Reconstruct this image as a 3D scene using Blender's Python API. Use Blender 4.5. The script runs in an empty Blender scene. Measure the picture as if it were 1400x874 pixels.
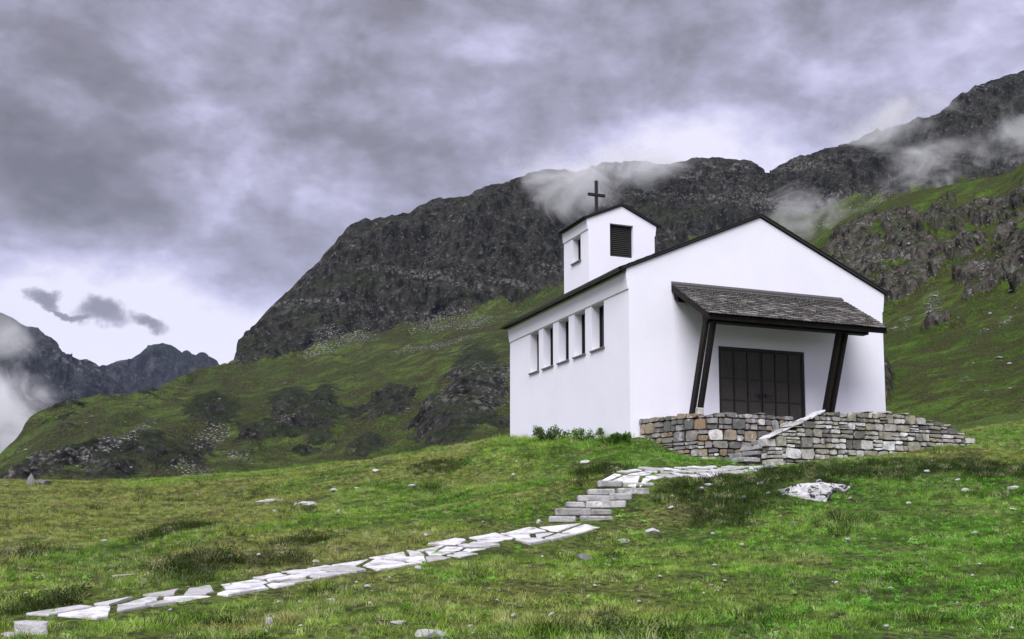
import bpy, bmesh, math, random
import numpy as np
from mathutils import Vector, Matrix
from mathutils.geometry import tessellate_polygon

S = bpy.context.scene
COL = S.collection
rnd = random.Random(7)
RG = np.random.default_rng(11)
R = math.radians

# ------------------------------------------------------------------ camera, sky, sun, exposure
F, TH, PU, PV = 1480.0, R(6.0), 700.0, 577.0          # focal length and principal point of the 1400 px wide photograph
cam_d = bpy.data.cameras.new("camera"); cam = bpy.data.objects.new("camera", cam_d); COL.objects.link(cam)
cam.location = (0, 0, 0); cam.rotation_euler = (R(96.0), 0, 0)
cam_d.sensor_width = 36; cam_d.lens = 36*F/1400; cam_d.shift_y = 140/1400
cam_d.clip_start = 0.1; cam_d.clip_end = 20000
S.camera = cam
EXPO = 1.75
S.view_settings.view_transform = 'Standard'; S.view_settings.look = 'None'
S.view_settings.exposure = EXPO; S.view_settings.gamma = 1
try:
    S.cycles.use_denoising = True
    S.cycles.denoiser = 'OPENIMAGEDENOISE'
except Exception: pass
S.cycles.max_bounces = 6; S.cycles.diffuse_bounces = 3; S.cycles.transparent_max_bounces = 8
S.cycles.volume_bounces = 6; S.cycles.volume_step_rate = 1.0; S.cycles.volume_max_steps = 128

SUN_EL, SUN_AZ = 50.0, 197.0                           # azimuth clockwise from +Y (the view direction): behind the camera, a little left
sun_d = bpy.data.lights.new("sun", 'SUN'); sun = bpy.data.objects.new("sun", sun_d); COL.objects.link(sun)
sun_d.energy = 1.5; sun_d.angle = R(46); sun_d.color = (0.985, 0.965, 0.985)
_d = Vector((math.sin(R(SUN_AZ))*math.cos(R(SUN_EL)), math.cos(R(SUN_AZ))*math.cos(R(SUN_EL)), math.sin(R(SUN_EL))))
sun.rotation_euler = _d.to_track_quat('Z', 'Y').to_euler()

class NT:
    """tiny node builder"""
    def __init__(s, tree): s.t = tree; s.n = tree.nodes; s.l = tree.links
    def add(s, typ, ins=None, **kw):
        n = s.n.new(typ)
        for k, v in kw.items(): setattr(n, k, v)
        for k, v in (ins or {}).items():
            sock = n.inputs[k]
            if isinstance(v, bpy.types.NodeSocket): s.l.new(v, sock)
            else: sock.default_value = v
        return n
    def math(s, op, a, b=None, c=None, clamp=False):
        ins = {0: a}
        if b is not None: ins[1] = b
        if c is not None: ins[2] = c
        return s.add('ShaderNodeMath', ins, operation=op, use_clamp=clamp).outputs[0]
    def noise(s, vec, scale, detail=4, rough=0.5, dist=0.0, out=0):
        return s.add('ShaderNodeTexNoise', {'Vector': vec, 'Scale': scale, 'Detail': detail, 'Roughness': rough, 'Distortion': dist}).outputs[out]
    def ramp(s, fac, stops, interp='LINEAR'):
        n = s.add('ShaderNodeValToRGB', {0: fac}); r = n.color_ramp; r.interpolation = interp
        while len(r.elements) < len(stops): r.elements.new(0.5)
        for e, (p, c) in zip(r.elements, stops):
            e.position = p
            e.color = (c, c, c, 1) if isinstance(c, (int, float)) else (*c, 1)
        return n.outputs[0]
    def mix(s, f, a, b, blend='MIX'):
        n = s.n.new('ShaderNodeMix'); n.data_type = 'RGBA'; n.blend_type = blend
        for i, v in ((0, f), (6, a), (7, b)):
            if isinstance(v, bpy.types.NodeSocket): s.l.new(v, n.inputs[i])
            else: n.inputs[i].default_value = v if i == 0 else ((*v, 1) if len(v) == 3 else v)
        return n.outputs[2]
    def mapr(s, v, a, b, c=0.0, d=1.0, smooth=True):
        return s.add('ShaderNodeMapRange', {0: v, 1: a, 2: b, 3: c, 4: d}, interpolation_type='SMOOTHSTEP' if smooth else 'LINEAR').outputs[0]
    def vmath(s, op, a, b=None):
        ins = {0: a}
        if b is not None: ins[1] = b
        return s.add('ShaderNodeVectorMath', ins, operation=op).outputs[0]

def make_world():
    w = bpy.data.worlds.new("World"); S.world = w; w.use_nodes = True
    t = NT(w.node_tree); t.n.clear()
    sky = t.add('ShaderNodeTexSky', sky_type='NISHITA', sun_disc=False, sun_elevation=R(SUN_EL), sun_rotation=R(SUN_AZ), altitude=2000)
    co = t.add('ShaderNodeTexCoord').outputs['Generated']
    sp = t.add('ShaderNodeSeparateXYZ', {0: co})
    z = sp.outputs[2]
    P = t.vmath('MULTIPLY', co, (1.0, 1.0, 1.65))
    big = t.noise(t.vmath('ADD', P, CLOUD_OFF), 3.6, 4, 0.5, 0.2)
    med = t.noise(t.vmath('ADD', P, (5.1, 2.2, 0)), 8.5, 8, 0.56, 0.25)
    fine = t.noise(t.vmath('ADD', P, (1.1, 7.2, 4)), 27.0, 7, 0.6, 0.2)
    d = t.math('ADD', t.math('MULTIPLY', big, 0.50), t.math('MULTIPLY', med, 0.72))
    d = t.math('ADD', d, t.math('MULTIPLY', fine, 0.26))
    # the layer thins towards the horizon, where the light comes in under it
    d = t.math('ADD', d, t.mapr(z, 0.275, 0.16, 0.0, 0.50))
    # thick and thin places of the cloud deck
    wd = t.vmath('SUBTRACT', t.noise(co, 5.5, 5, 0.55, 0, 1), (0.5, 0.5, 0.5)); wd = t.vmath('SCALE', wd); wd.node.inputs['Scale'].default_value = 0.13
    wd = t.vmath('ADD', co, wd)
    for (u, v, ru, rv, tilt, amt) in MASSES:
        k = Vector(ray(u, v)).normalized()
        e1 = Vector((k.y, -k.x, 0)).normalized(); e2 = e1.cross(k).normalized()
        ct, st = math.cos(tilt), math.sin(tilt); f1, f2 = e1*ct - e2*st, e1*st + e2*ct
        q = t.vmath('SUBTRACT', wd, tuple(k))
        a = t.add('ShaderNodeVectorMath', {0: q, 1: tuple(f1*(F/ru))}, operation='DOT_PRODUCT').outputs['Value']
        b = t.add('ShaderNodeVectorMath', {0: q, 1: tuple(f2*(F/rv))}, operation='DOT_PRODUCT').outputs['Value']
        r2 = t.math('ADD', t.math('MULTIPLY', a, a), t.math('MULTIPLY', b, b))
        d = t.math('ADD', d, t.mapr(r2, 2.2, 0.0, 0.0, amt))
    K = 10/2**EXPO
    c = t.ramp(t.mapr(d, 0.50, 1.05, 0, 1, False), [(0.0, (0.190, 0.180, 0.205)), (0.25, (0.275, 0.260, 0.315)), (0.48, (0.410, 0.392, 0.520)), (0.72, (0.62, 0.60, 0.82)), (1.0, (0.90, 0.87, 1.04))])
    c = t.vmath('SCALE', c); c.node.inputs['Scale'].default_value = K
    # a low loose scrap of dark cloud in the bright gap
    w2 = t.vmath('ADD', co, t.vmath('SCALE', t.vmath('SUBTRACT', t.noise(co, 26, 5, 0.6, 0, 1), (0.5, 0.5, 0.5))))
    w2.node.inputs[1].links[0].from_node.inputs['Scale'].default_value = 0.045
    acc = None
    for (u, v, ru, rv, tilt) in SCRAPS:
        k = Vector(ray(u, v)).normalized()
        e1 = Vector((k.y, -k.x, 0)).normalized(); e2 = e1.cross(k).normalized()
        ct, st = math.cos(tilt), math.sin(tilt)
        f1, f2 = e1*ct - e2*st, e1*st + e2*ct
        q = t.vmath('SUBTRACT', w2, tuple(k))
        a = t.add('ShaderNodeVectorMath', {0: q, 1: tuple(f1*(F/ru))}, operation='DOT_PRODUCT').outputs['Value']
        b = t.add('ShaderNodeVectorMath', {0: q, 1: tuple(f2*(F/rv))}, operation='DOT_PRODUCT').outputs['Value']
        r2 = t.math('ADD', t.math('MULTIPLY', a, a), t.math('MULTIPLY', b, b))
        m = t.mapr(r2, 1.25, 0.1)
        acc = m if acc is None else t.math('MAXIMUM', acc, m)
    scrap_c = tuple(x*K for x in (0.22, 0.205, 0.255))
    c = t.mix(t.math('MULTIPLY', acc, 0.88), c, scrap_c)
    c = t.mix(0.965, sky.outputs[0], c)
    c = t.mix(t.mapr(z, 0.0, -0.06), c, (0.35, 0.37, 0.36))
    bg = t.add('ShaderNodeBackground', {0: c, 1: 0.1})
    out = t.add('ShaderNodeOutputWorld'); t.l.new(bg.outputs[0], out.inputs[0])

CLOUD_OFF = (2.0, 1.0, 0.0)
MASSES = [(240, 300, 330, 75, 0.1, -0.09), (60, 235, 190, 60, 0.0, -0.08), (232, 120, 70, 45, 0.2, 0.13), (300, 205, 300, 40, 0.25, 0.10), (480, 80, 220, 80, 0.5, -0.08), (1000, 130, 220, 120, -0.2, 0.10), (1010, 235, 190, 60, 0.0, 0.16), (1280, 70, 260, 70, 0.0, -0.07), (120, 110, 200, 60, 0.1, -0.08), (800, 230, 120, 50, 0, 0.10), (420, 330, 130, 60, .3, .06)]
SCRAPS = [(60, 408, 22, 12, 0.3), (138, 424, 34, 20, 0.35), (200, 444, 30, 13, 0.4), (95, 425, 40, 6, 0.2)]

def ray(u, v):
    a, b = u-PU, PV-v
    return np.array([a, F*math.cos(TH)-b*math.sin(TH), b*math.cos(TH)+F*math.sin(TH)])
def at(u, v, y):
    r = ray(u, v); return r*(y/r[1])

make_world()

# ------------------------------------------------------------------ helpers
def link(o, parent=None):
    COL.objects.link(o)
    if parent is not None: o.parent = parent
    return o
def tag(o, label=None, cat=None, group=None, kind=None):
    if label: o['label'] = label
    if cat: o['category'] = cat
    if group: o['group'] = group
    if kind: o['kind'] = kind
    return o
def empty(name, loc=(0, 0, 0), parent=None):
    o = bpy.data.objects.new(name, None); o.location = loc; o.empty_display_size = 0.3
    return link(o, parent)
def mesh_obj(name, verts, faces, mat, parent=None, smooth=False, loc=None):
    me = bpy.data.meshes.new(name); me.from_pydata([tuple(map(float, v)) for v in verts], [], faces); me.update()
    if mat is not None: me.materials.append(mat)
    if smooth: me.polygons.foreach_set('use_smooth', [True]*len(me.polygons))
    o = bpy.data.objects.new(name, me)
    if loc is not None: o.location = loc
    return link(o, parent)
class MB:
    def __init__(s): s.v = []; s.f = []
    def add(s, vs, fs):
        k = len(s.v); s.v += [tuple(map(float, v)) for v in vs]; s.f += [tuple(i+k for i in f) for f in fs]; return s
    def hexa(s, p):                                     # 8 corners: bottom 0-3 ccw, top 4-7
        return s.add(p, [(3, 2, 1, 0), (4, 5, 6, 7), (0, 1, 5, 4), (1, 2, 6, 5), (2, 3, 7, 6), (3, 0, 4, 7)])
    def build(s, name, mat, parent=None, smooth=False): return mesh_obj(name, s.v, s.f, mat, parent, smooth)
def bevel_obj(o, w, seg=1):
    bm = bmesh.new(); bm.from_mesh(o.data)
    bmesh.ops.recalc_face_normals(bm, faces=bm.faces)
    es = [e for e in bm.edges if len(e.link_faces) == 2 and e.calc_face_angle(0) > 0.5]
    bmesh.ops.bevel(bm, geom=es, offset=w, segments=seg, affect='EDGES', clamp_overlap=True)
    bm.to_mesh(o.data); bm.free(); return o

# vectorised gradient noise
_perm = RG.permutation(512).astype(np.int64); _perm = np.concatenate([_perm, _perm, _perm])
_grad = RG.normal(size=(512, 3)); _grad /= np.linalg.norm(_grad, axis=1)[:, None]
def perlin(P):
    P = np.asarray(P, float); I = np.floor(P).astype(np.int64); fr = P-I; I &= 511
    w = fr*fr*fr*(fr*(fr*6-15)+10); out = 0
    for dx in (0, 1):
        wx = w[:, 0] if dx else 1-w[:, 0]
        for dy in (0, 1):
            wy = w[:, 1] if dy else 1-w[:, 1]
            for dz in (0, 1):
                wz = w[:, 2] if dz else 1-w[:, 2]
                h = _perm[_perm[_perm[(I[:, 0]+dx) & 511]+((I[:, 1]+dy) & 511)]+((I[:, 2]+dz) & 511)]
                g = _grad[h]
                out = out + wx*wy*wz*(g[:, 0]*(fr[:, 0]-dx)+g[:, 1]*(fr[:, 1]-dy)+g[:, 2]*(fr[:, 2]-dz))
    return out*1.6
def fbm(P, oct=5, gain=0.5, lac=2.03, ridged=False):
    P = np.asarray(P, float); a = 1.0; s = 0; tot = 0
    for i in range(oct):
        n = perlin(P+17.3*i)
        if ridged: n = 1-2*np.abs(n)
        s = s+a*n; tot += a; a *= gain; P = P*lac
    return s/tot
def sstep(a, b, x):
    t = np.clip((x-a)/(b-a), 0, 1); return t*t*(3-2*t)

# ------------------------------------------------------------------ materials
def new_mat(name):
    m = bpy.data.materials.new(name); m.use_nodes = True; t = NT(m.node_tree); t.n.clear()
    out = t.add('ShaderNodeOutputMaterial'); return m, t, out
def finish(t, out, col, rough=0.8, bump=None, bump_s=0.3, bump_d=0.02, spec=0.3, metallic=0.0):
    ins = {'Base Color': col if isinstance(col, bpy.types.NodeSocket) else (*col, 1), 'Roughness': rough, 'Specular IOR Level': spec, 'Metallic': metallic}
    b = t.add('ShaderNodeBsdfPrincipled', ins)
    if bump is not None:
        n = t.add('ShaderNodeBump', {'Height': bump, 'Strength': bump_s, 'Distance': bump_d}); t.l.new(n.outputs[0], b.inputs['Normal'])
    t.l.new(b.outputs[0], out.inputs[0]); return b
def pos(t): return t.add('ShaderNodeNewGeometry').outputs['Position']
def objco(t): return t.add('ShaderNodeTexCoord').outputs['Object']
def orand(t): return t.add('ShaderNodeObjectInfo').outputs['Random']

def mat_plaster():
    m, t, o = new_mat('white_plaster'); p = pos(t)
    n = t.noise(p, 0.7, 5, 0.6); f = t.noise(p, 60, 3, 0.6); g = t.noise(p, 9, 4, 0.6)
    st = t.noise(t.vmath('MULTIPLY', p, (5, 5, 0.35)), 1.6, 4, 0.6)
    c = t.mix(t.mapr(n, 0.35, 0.75), (0.785, 0.78, 0.86), (0.75, 0.745, 0.82))
    zz = t.add('ShaderNodeSeparateXYZ', {0: p}).outputs[2]
    c = t.mix(t.math('MULTIPLY', t.mapr(st, 0.52, 0.75), 0.05), c, (0.55, 0.54, 0.52))
    c = t.mix(t.math('MULTIPLY', t.mapr(t.math('ADD', zz, t.math('MULTIPLY', g, 0.6)), 3.3, 2.5), 0.30), c, (0.50, 0.50, 0.44))
    h = t.math('ADD', t.math('MULTIPLY', f, 0.5), g)
    finish(t, o, c, 0.9, h, 0.35, 0.012, 0.15); return m
def mat_wood(name, base, dark):
    m, t, o = new_mat(name); p = objco(t)
    n = t.noise(t.vmath('MULTIPLY', p, (14, 14, 2.2)), 3, 5, 0.65, 0.6)
    n2 = t.noise(p, 2.0, 3)
    c = t.mix(t.mapr(n, 0.3, 0.7), dark, base); c = t.mix(t.math('MULTIPLY', n2, 0.4), c, dark)
    finish(t, o, c, 0.75, n, 0.4, 0.01, 0.25); return m
def mat_slate(name, a, b, lich=0.15):
    m, t, o = new_mat(name); p = pos(t); r = orand(t)
    n = t.noise(p, 7, 5, 0.65); n2 = t.noise(p, 28, 4, 0.65)
    c = t.mix(t.math('MULTIPLY_ADD', n, 0.6, t.math('MULTIPLY', r, 0.5)), a, b)
    c = t.mix(t.math('MULTIPLY', t.mapr(n2, 0.58, 0.70), lich), c, (0.45, 0.45, 0.43))
    finish(t, o, c, 0.7, n2, 0.5, 0.01, 0.35); return m
def mat_stone(name, stops, white=0.5, rust=0.0):
    m, t, o = new_mat(name); p = pos(t); r = orand(t)
    n = t.noise(p, 5, 6, 0.65); f = t.noise(p, 30, 5, 0.7); l = t.noise(t.vmath('ADD', p, (9, 4, 1)), 3.2, 6, 0.7, 0.4)
    c = t.ramp(r, stops, 'CONSTANT')
    c = t.mix(t.mapr(f, 0.45, 0.75), c, t.mix(0.40, c, (0.03, 0.03, 0.025)))
    c = t.mix(t.math('MULTIPLY', t.mapr(l, 0.54, 0.66), white), c, (0.62, 0.61, 0.63))
    if rust: c = t.mix(t.math('MULTIPLY', t.mapr(n, 0.55, 0.7), rust), c, (0.28, 0.13, 0.045))
    c = t.mix(t.math('MULTIPLY', t.mapr(n, 0.52, 0.38), 0.45), c, (0.085, 0.085, 0.070))
    h = t.math('ADD', f, t.math('MULTIPLY', n, 1.5))
    finish(t, o, c, 0.85, h, 0.6, 0.03, 0.25); return m
def mat_rock(name, base, dark, pale, spots=0.0, scale=1.0):
    m, t, o = new_mat(name); p = t.vmath('ADD', objco(t), t.add('ShaderNodeObjectInfo').outputs['Location'])
    n = t.noise(p, 3*scale, 6, 0.65); f = t.noise(p, 16*scale, 5, 0.7); l = t.noise(p, 9*scale, 7, 0.72, 0.0)
    c = t.mix(t.mapr(n, 0.35, 0.7), base, pale); c = t.mix(t.mapr(f, 0.60, 0.36), c, t.mix(0.5, c, dark))
    if spots: c = t.mix(t.math('MULTIPLY', t.mapr(l, 0.535, 0.56), spots), c, (0.025, 0.025, 0.022))
    finish(t, o, c, 0.9, t.math('ADD', n, f), 0.7, 0.04, 0.2); return m
def mat_simple(name, col, rough=0.5, spec=0.4, metallic=0.0, var=0.15):
    m, t, o = new_mat(name); n = t.noise(pos(t), 12, 4, 0.6)
    c = t.mix(t.math('MULTIPLY', n, var*2), col, tuple(x*0.55 for x in col))
    finish(t, o, c, rough, n, 0.15, 0.005, spec, metallic); return m

def meadow_colour(t, p, blades):
    """patches of fresh, olive, dry and dark turf shared by the turf sheet and the blades"""
    a = t.noise(p, 0.11, 5, 0.62, 0.6); b = t.noise(t.vmath('ADD', p, (31, 7, 2)), 0.5, 6, 0.68, 0.8); c_ = t.noise(t.vmath('ADD', p, (3, 17, 5)), 0.23, 5, 0.65, 0.5)
    f = t.noise(p, 4.0, 5, 0.7)
    x = t.add('ShaderNodeSeparateXYZ', {0: p}).outputs[0]
    g = t.mix(t.mapr(b, 0.40, 0.62), (0.120, 0.275, 0.020), (0.265, 0.410, 0.055))
    g = t.mix(t.math('MULTIPLY', t.mapr(t.math('ADD', x, t.math('MULTIPLY', a, 14.0)), 6.5, 13.0), 0.36), g, (0.085, 0.330, 0.022))
    ol = t.mix(t.mapr(f, 0.3, 0.7), (0.205, 0.265, 0.040), (0.345, 0.365, 0.105))
    oliv = t.math('ADD', a, t.mapr(x, 6, -9, -0.05, 0.075, False))
    c = t.mix(t.mapr(oliv, 0.47, 0.60), g, ol)
    c = t.mix(t.math('MULTIPLY', t.mapr(c_, 0.58, 0.68), 0.6), c, (0.34, 0.285, 0.12))
    c = t.mix(t.math('MULTIPLY', t.mapr(b, 0.42, 0.33), 0.7), c, (0.045, 0.060, 0.020))
    q = t.noise(t.vmath('ADD', p, (1, 2, 9)), 1.7, 5, 0.7, 0.5)
    c = t.mix(t.math('MULTIPLY', t.mapr(q, 0.52, 0.68), 0.6), c, (0.40, 0.44, 0.17))
    c = t.mix(t.math('MULTIPLY', t.mapr(q, 0.46, 0.32), 0.75), c, (0.035, 0.075, 0.008))
    h = t.noise(t.vmath('ADD', p, (7, 1, 3)), 6.5, 4, 0.7)
    c = t.mix(t.math('MULTIPLY', t.mapr(h, 0.55, 0.66), 0.5), c, (0.46, 0.48, 0.22))
    c = t.mix(t.math('MULTIPLY', t.mapr(h, 0.45, 0.34), 0.7), c, (0.028, 0.055, 0.007))
    return c
def mat_turf():
    m, t, o = new_mat('turf'); p = pos(t)
    c = meadow_colour(t, p, False); f = t.noise(p, 9, 6, 0.7)
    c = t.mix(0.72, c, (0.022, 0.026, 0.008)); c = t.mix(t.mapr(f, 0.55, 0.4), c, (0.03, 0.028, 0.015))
    finish(t, o, c, 0.95, f, 0.8, 0.06, 0.1); return m
def mat_blade(name, tint=None, tf=0.0, gain=1.0):
    m, t, o = new_mat(name); p = pos(t); r = orand(t)
    c = meadow_colour(t, p, True)
    if tint: c = t.mix(tf, c, tint)
    v = t.mapr(r, 0, 1, 0.42*gain, 1.75*gain, False)
    c = t.vmath('SCALE', c); t.l.new(v, c.node.inputs['Scale'])
    c = t.mix(t.math('MULTIPLY', t.mapr(r, 0.90, 0.97), 0.7), c, (0.48, 0.46, 0.26))
    d = t.add('ShaderNodeBsdfDiffuse', {0: c}); tr = t.add('ShaderNodeBsdfTranslucent', {0: c})
    g = t.add('ShaderNodeBsdfGlossy', {0: (0.6, 0.6, 0.6, 1), 'Roughness': 0.45})
    s1 = t.add('ShaderNodeMixShader', {0: 0.30, 1: d.outputs[0], 2: tr.outputs[0]})
    s2 = t.add('ShaderNodeMixShader', {0: 0.02, 1: s1.outputs[0], 2: g.outputs[0]})
    t.l.new(s2.outputs[0], o.inputs[0]); return m
def mat_mountain(name, sc, rockc, grassA, grassB, pale=0.35, RC=1.3, brown=(0.075, 0.062, 0.038)):
    """vertex attributes rock and scree say what covers the slope; sc = size of features in metres"""
    m, t, o = new_mat(name); p = pos(t)
    rk = t.add('ShaderNodeAttribute', attribute_name='rock').outputs['Fac']
    sr = t.add('ShaderNodeAttribute', attribute_name='scree').outputs['Fac']
    n1 = t.noise(p, 1/sc, 6, 0.62); n2 = t.noise(p, 5/sc, 7, 0.68); n3 = t.noise(p, 22/sc, 5, 0.7)
    pz = t.vmath('MULTIPLY', p, (1, 1, 0.22)); str_ = t.noise(pz, 9/sc, 6, 0.7, 0.3)
    nz = t.add('ShaderNodeSeparateXYZ', {0: t.add('ShaderNodeNewGeometry').outputs['Normal']}).outputs[2]
    rc = t.mix(t.mapr(str_, 0.36, 0.64), tuple(x*0.14 for x in rockc), tuple(x*RC for x in rockc))
    rc = t.mix(t.math('MULTIPLY', t.mapr(n3, 0.56, 0.66), pale), rc, (0.30, 0.29, 0.28))
    rc = t.mix(t.math('MULTIPLY', t.mapr(n2, 0.56, 0.68), pale), rc, (0.20, 0.195, 0.19))
    # pale bands of the dipping strata
    bd = t.noise(t.vmath('MULTIPLY', t.add('ShaderNodeVectorRotate', {'Vector': p, 'Angle': R(-9)}, rotation_type='Y_AXIS').outputs[0], (0.22, 0.22, 1.3)), 2.2/sc, 5, 0.6, 0.3)
    rc = t.mix(t.math('MULTIPLY', t.math('MULTIPLY', t.mapr(bd, 0.52, 0.66), t.mapr(n3, 0.46, 0.62)), 0.8), rc, (0.21, 0.205, 0.195))
    rc = t.mix(t.math('MULTIPLY', t.math('MULTIPLY', t.mapr(bd, 0.47, 0.36), t.mapr(n2, 0.44, 0.56)), 0.55), rc, tuple(x*0.9 for x in grassA))
    # grass on ledges
    rc = t.mix(t.math('MULTIPLY', t.mapr(t.math('ADD', nz, t.math('MULTIPLY', n2, 0.6)), 1.0, 1.22), 0.6), rc, tuple(x*0.8 for x in grassA))
    rot = t.add('ShaderNodeVectorRotate', {'Vector': p, 'Angle': R(FALL)}, rotation_type='Y_AXIS').outputs[0]
    sk = t.noise(t.vmath('MULTIPLY', rot, (0.16, 0.5, 1.0)), 8/sc, 6, 0.66, 0.4)
    gc = t.mix(t.mapr(n1, 0.38, 0.62), grassA, grassB)
    gc = t.mix(t.math('MULTIPLY', t.mapr(sk, 0.46, 0.56), 0.9), gc, brown)
    gc = t.mix(t.math('MULTIPLY', t.mapr(sk, 0.44, 0.32), 0.6), gc, tuple(x*1.5 for x in grassB))
    gc = t.mix(t.math('MULTIPLY', t.mapr(n2, 0.47, 0.64), 0.75), gc, brown)
    gc = t.mix(t.math('MULTIPLY', t.mapr(n3, 0.60, 0.40), 0.35), gc, tuple(x*0.4 for x in grassA))
    n4 = t.noise(p, 70/sc, 4, 0.7)
    gc = t.mix(t.math('MULTIPLY', t.mapr(n4, 0.52, 0.66), 0.55), gc, tuple(x*1.9 for x in grassB))
    gc = t.mix(t.math('MULTIPLY', t.mapr(n4, 0.46, 0.34), 0.65), gc, tuple(x*0.35 for x in grassA))
    rc = t.mix(t.math('MULTIPLY', t.mapr(n4, 0.48, 0.38), 0.6), rc, tuple(x*0.2 for x in rockc))
    k = t.math('ADD', rk, t.math('MULTIPLY', t.math('SUBTRACT', n2, 0.5), 1.3))
    k = t.math('ADD', k, t.math('MULTIPLY', t.math('SUBTRACT', n3, 0.5), 0.7))
    k = t.math('ADD', k, t.mapr(nz, 0.55, 0.25, 0.0, 0.35))
    c = t.mix(t.mapr(k, 0.44, 0.52), gc, rc)
    vn = t.add('ShaderNodeTexVoronoi', {'Vector': t.vmath('MULTIPLY', p, (1, 1, 1.6)), 'Scale': 34/sc})
    cs = t.add('ShaderNodeSeparateColor', {0: vn.outputs['Color']})
    ks = t.math('SUBTRACT', t.math('MULTIPLY', sr, 1.0), t.math('MULTIPLY_ADD', cs.outputs[0], 0.7, t.math('MULTIPLY', t.math('SUBTRACT', n2, 0.5), -1.1)))
    edge = t.mapr(vn.outputs['Distance'], 0.45, 0.30)
    sc_c = t.mix(cs.outputs[1], (0.07, 0.07, 0.066), (0.29, 0.285, 0.28))
    c = t.mix(t.math('MULTIPLY', t.math('MULTIPLY', t.mapr(ks, -0.02, 0.05), edge), t.mapr(sr, 0.10, 0.30)), c, sc_c)
    h = t.math('ADD', t.math('MULTIPLY', str_, 1.0), t.math('MULTIPLY', n3, 0.5))
    finish(t, o, c, 0.95, h, 1.0, sc*0.075, 0.08); return m
FALL = 40
def mat_glass(name, col):
    m, t, o = new_mat(name); n = t.noise(pos(t), 2.0, 3)
    finish(t, o, col, 0.12, n, 0.05, 0.01, 0.5); return m

M = {}
M['plaster'] = mat_plaster()
M['wood'] = mat_wood('dark_stained_wood', (0.019, 0.014, 0.010), (0.005, 0.0045, 0.004))
M['doorwood'] = mat_wood('door_panel_wood', (0.072, 0.064, 0.059), (0.040, 0.036, 0.033))
M['louvre'] = mat_wood('louvre_wood', (0.075, 0.070, 0.066), (0.035, 0.033, 0.031))
M['slate'] = mat_slate('roof_slate', (0.010, 0.010, 0.010), (0.026, 0.025, 0.025), 0.06)
def mat_shingle():
    m, t, o = new_mat('stone_shingle'); p = pos(t); r = orand(t)
    n = t.noise(p, 9, 5, 0.65); f = t.noise(p, 34, 4, 0.7)
    c = t.ramp(r, [(0.0, (0.030, 0.026, 0.022)), (0.22, (0.085, 0.075, 0.065)), (0.42, (0.16, 0.145, 0.13)), (0.58, (0.045, 0.040, 0.035)), (0.74, (0.24, 0.225, 0.21)), (0.88, (0.10, 0.088, 0.075))], 'CONSTANT')
    c = t.mix(t.mapr(n, 0.35, 0.65), c, t.mix(0.6, c, (0.02, 0.018, 0.015)))
    c = t.mix(t.math('MULTIPLY', t.mapr(f, 0.54, 0.64), 0.85), c, (0.44, 0.43, 0.42))
    finish(t, o, c, 0.75, t.math('ADD', n, f), 0.6, 0.012, 0.3); return m
M['shingle'] = mat_shingle()
M['iron'] = mat_simple('dark_iron', (0.012, 0.011, 0.011), 0.5, 0.4)
M['metal'] = mat_simple('weathered_gutter_metal', (0.07, 0.066, 0.06), 0.45, 0.5, 0.3)
M['sill'] = mat_simple('grey_stone_sill', (0.16, 0.155, 0.16), 0.7)
M['pane'] = mat_glass('dark_window_glass', (0.012, 0.013, 0.015))
G1 = [(0.0, (0.30, 0.285, 0.225)), (0.14, (0.45, 0.43, 0.39)), (0.28, (0.20, 0.195, 0.175)), (0.42, (0.52, 0.505, 0.48)), (0.55, (0.30, 0.285, 0.215)), (0.7, (0.40, 0.385, 0.36)), (0.84, (0.13, 0.128, 0.115)), (0.90, (0.66, 0.65, 0.64))]
G2 = [(0.0, (0.23, 0.215, 0.20)), (0.14, (0.30, 0.25, 0.18)), (0.28, (0.16, 0.155, 0.15)), (0.42, (0.42, 0.40, 0.38)), (0.55, (0.25, 0.175, 0.11)), (0.61, (0.27, 0.265, 0.26)), (0.78, (0.13, 0.128, 0.12)), (0.92, (0.60, 0.58, 0.56))]
M['stoneR'] = mat_stone('grey_rubble_stone', G1, 0.5)
M['stoneL'] = mat_stone('rusty_rubble_stone', G2, 0.55, 0.22)
M['mortar'] = mat_simple('dark_wall_mortar', (0.035, 0.033, 0.028), 0.95, 0.1)
def mat_slab():
    m, t, o = new_mat('pale_path_slab'); p = pos(t); r = orand(t)
    c = t.ramp(r, [(0.0, (0.60, 0.585, 0.62)), (0.3, (0.50, 0.49, 0.51)), (0.55, (0.66, 0.64, 0.68)), (0.8, (0.40, 0.395, 0.395))], 'CONSTANT')
    n = t.noise(p, 3.5, 6, 0.65); f = t.noise(p, 22, 5, 0.7)
    c = t.mix(t.math('MULTIPLY', t.mapr(n, 0.55, 0.38), 0.7), c, (0.27, 0.265, 0.25))
    c = t.mix(t.math('MULTIPLY', t.mapr(f, 0.56, 0.70), 0.6), c, (0.17, 0.17, 0.14))
    finish(t, o, c, 0.85, t.math('ADD', f, n), 0.4, 0.02, 0.2); return m
M['slab'] = mat_slab()
M['step'] = mat_stone('grey_step_stone', [(0.0, (0.38, 0.375, 0.37)), (0.3, (0.27, 0.265, 0.26)), (0.6, (0.50, 0.49, 0.49)), (0.8, (0.33, 0.325, 0.315))], 0.7)
M['rockw'] = mat_rock('pale_meadow_rock', (0.58, 0.57, 0.58), (0.20, 0.20, 0.19), (0.70, 0.69, 0.71), 0.0, 2)
M['rockl'] = mat_rock('lichen_spotted_rock', (0.50, 0.49, 0.50), (0.10, 0.10, 0.10), (0.66, 0.65, 0.68), 1.0, 0.33)
M['rockg'] = mat_rock('grey_rock', (0.20, 0.20, 0.195), (0.05, 0.05, 0.045), (0.36, 0.355, 0.36), 0.25, 2)
M['scree'] = mat_rock('scree_rock', (0.21, 0.207, 0.20), (0.07, 0.07, 0.07), (0.34, 0.335, 0.33), 0.0, 0.3)
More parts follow.
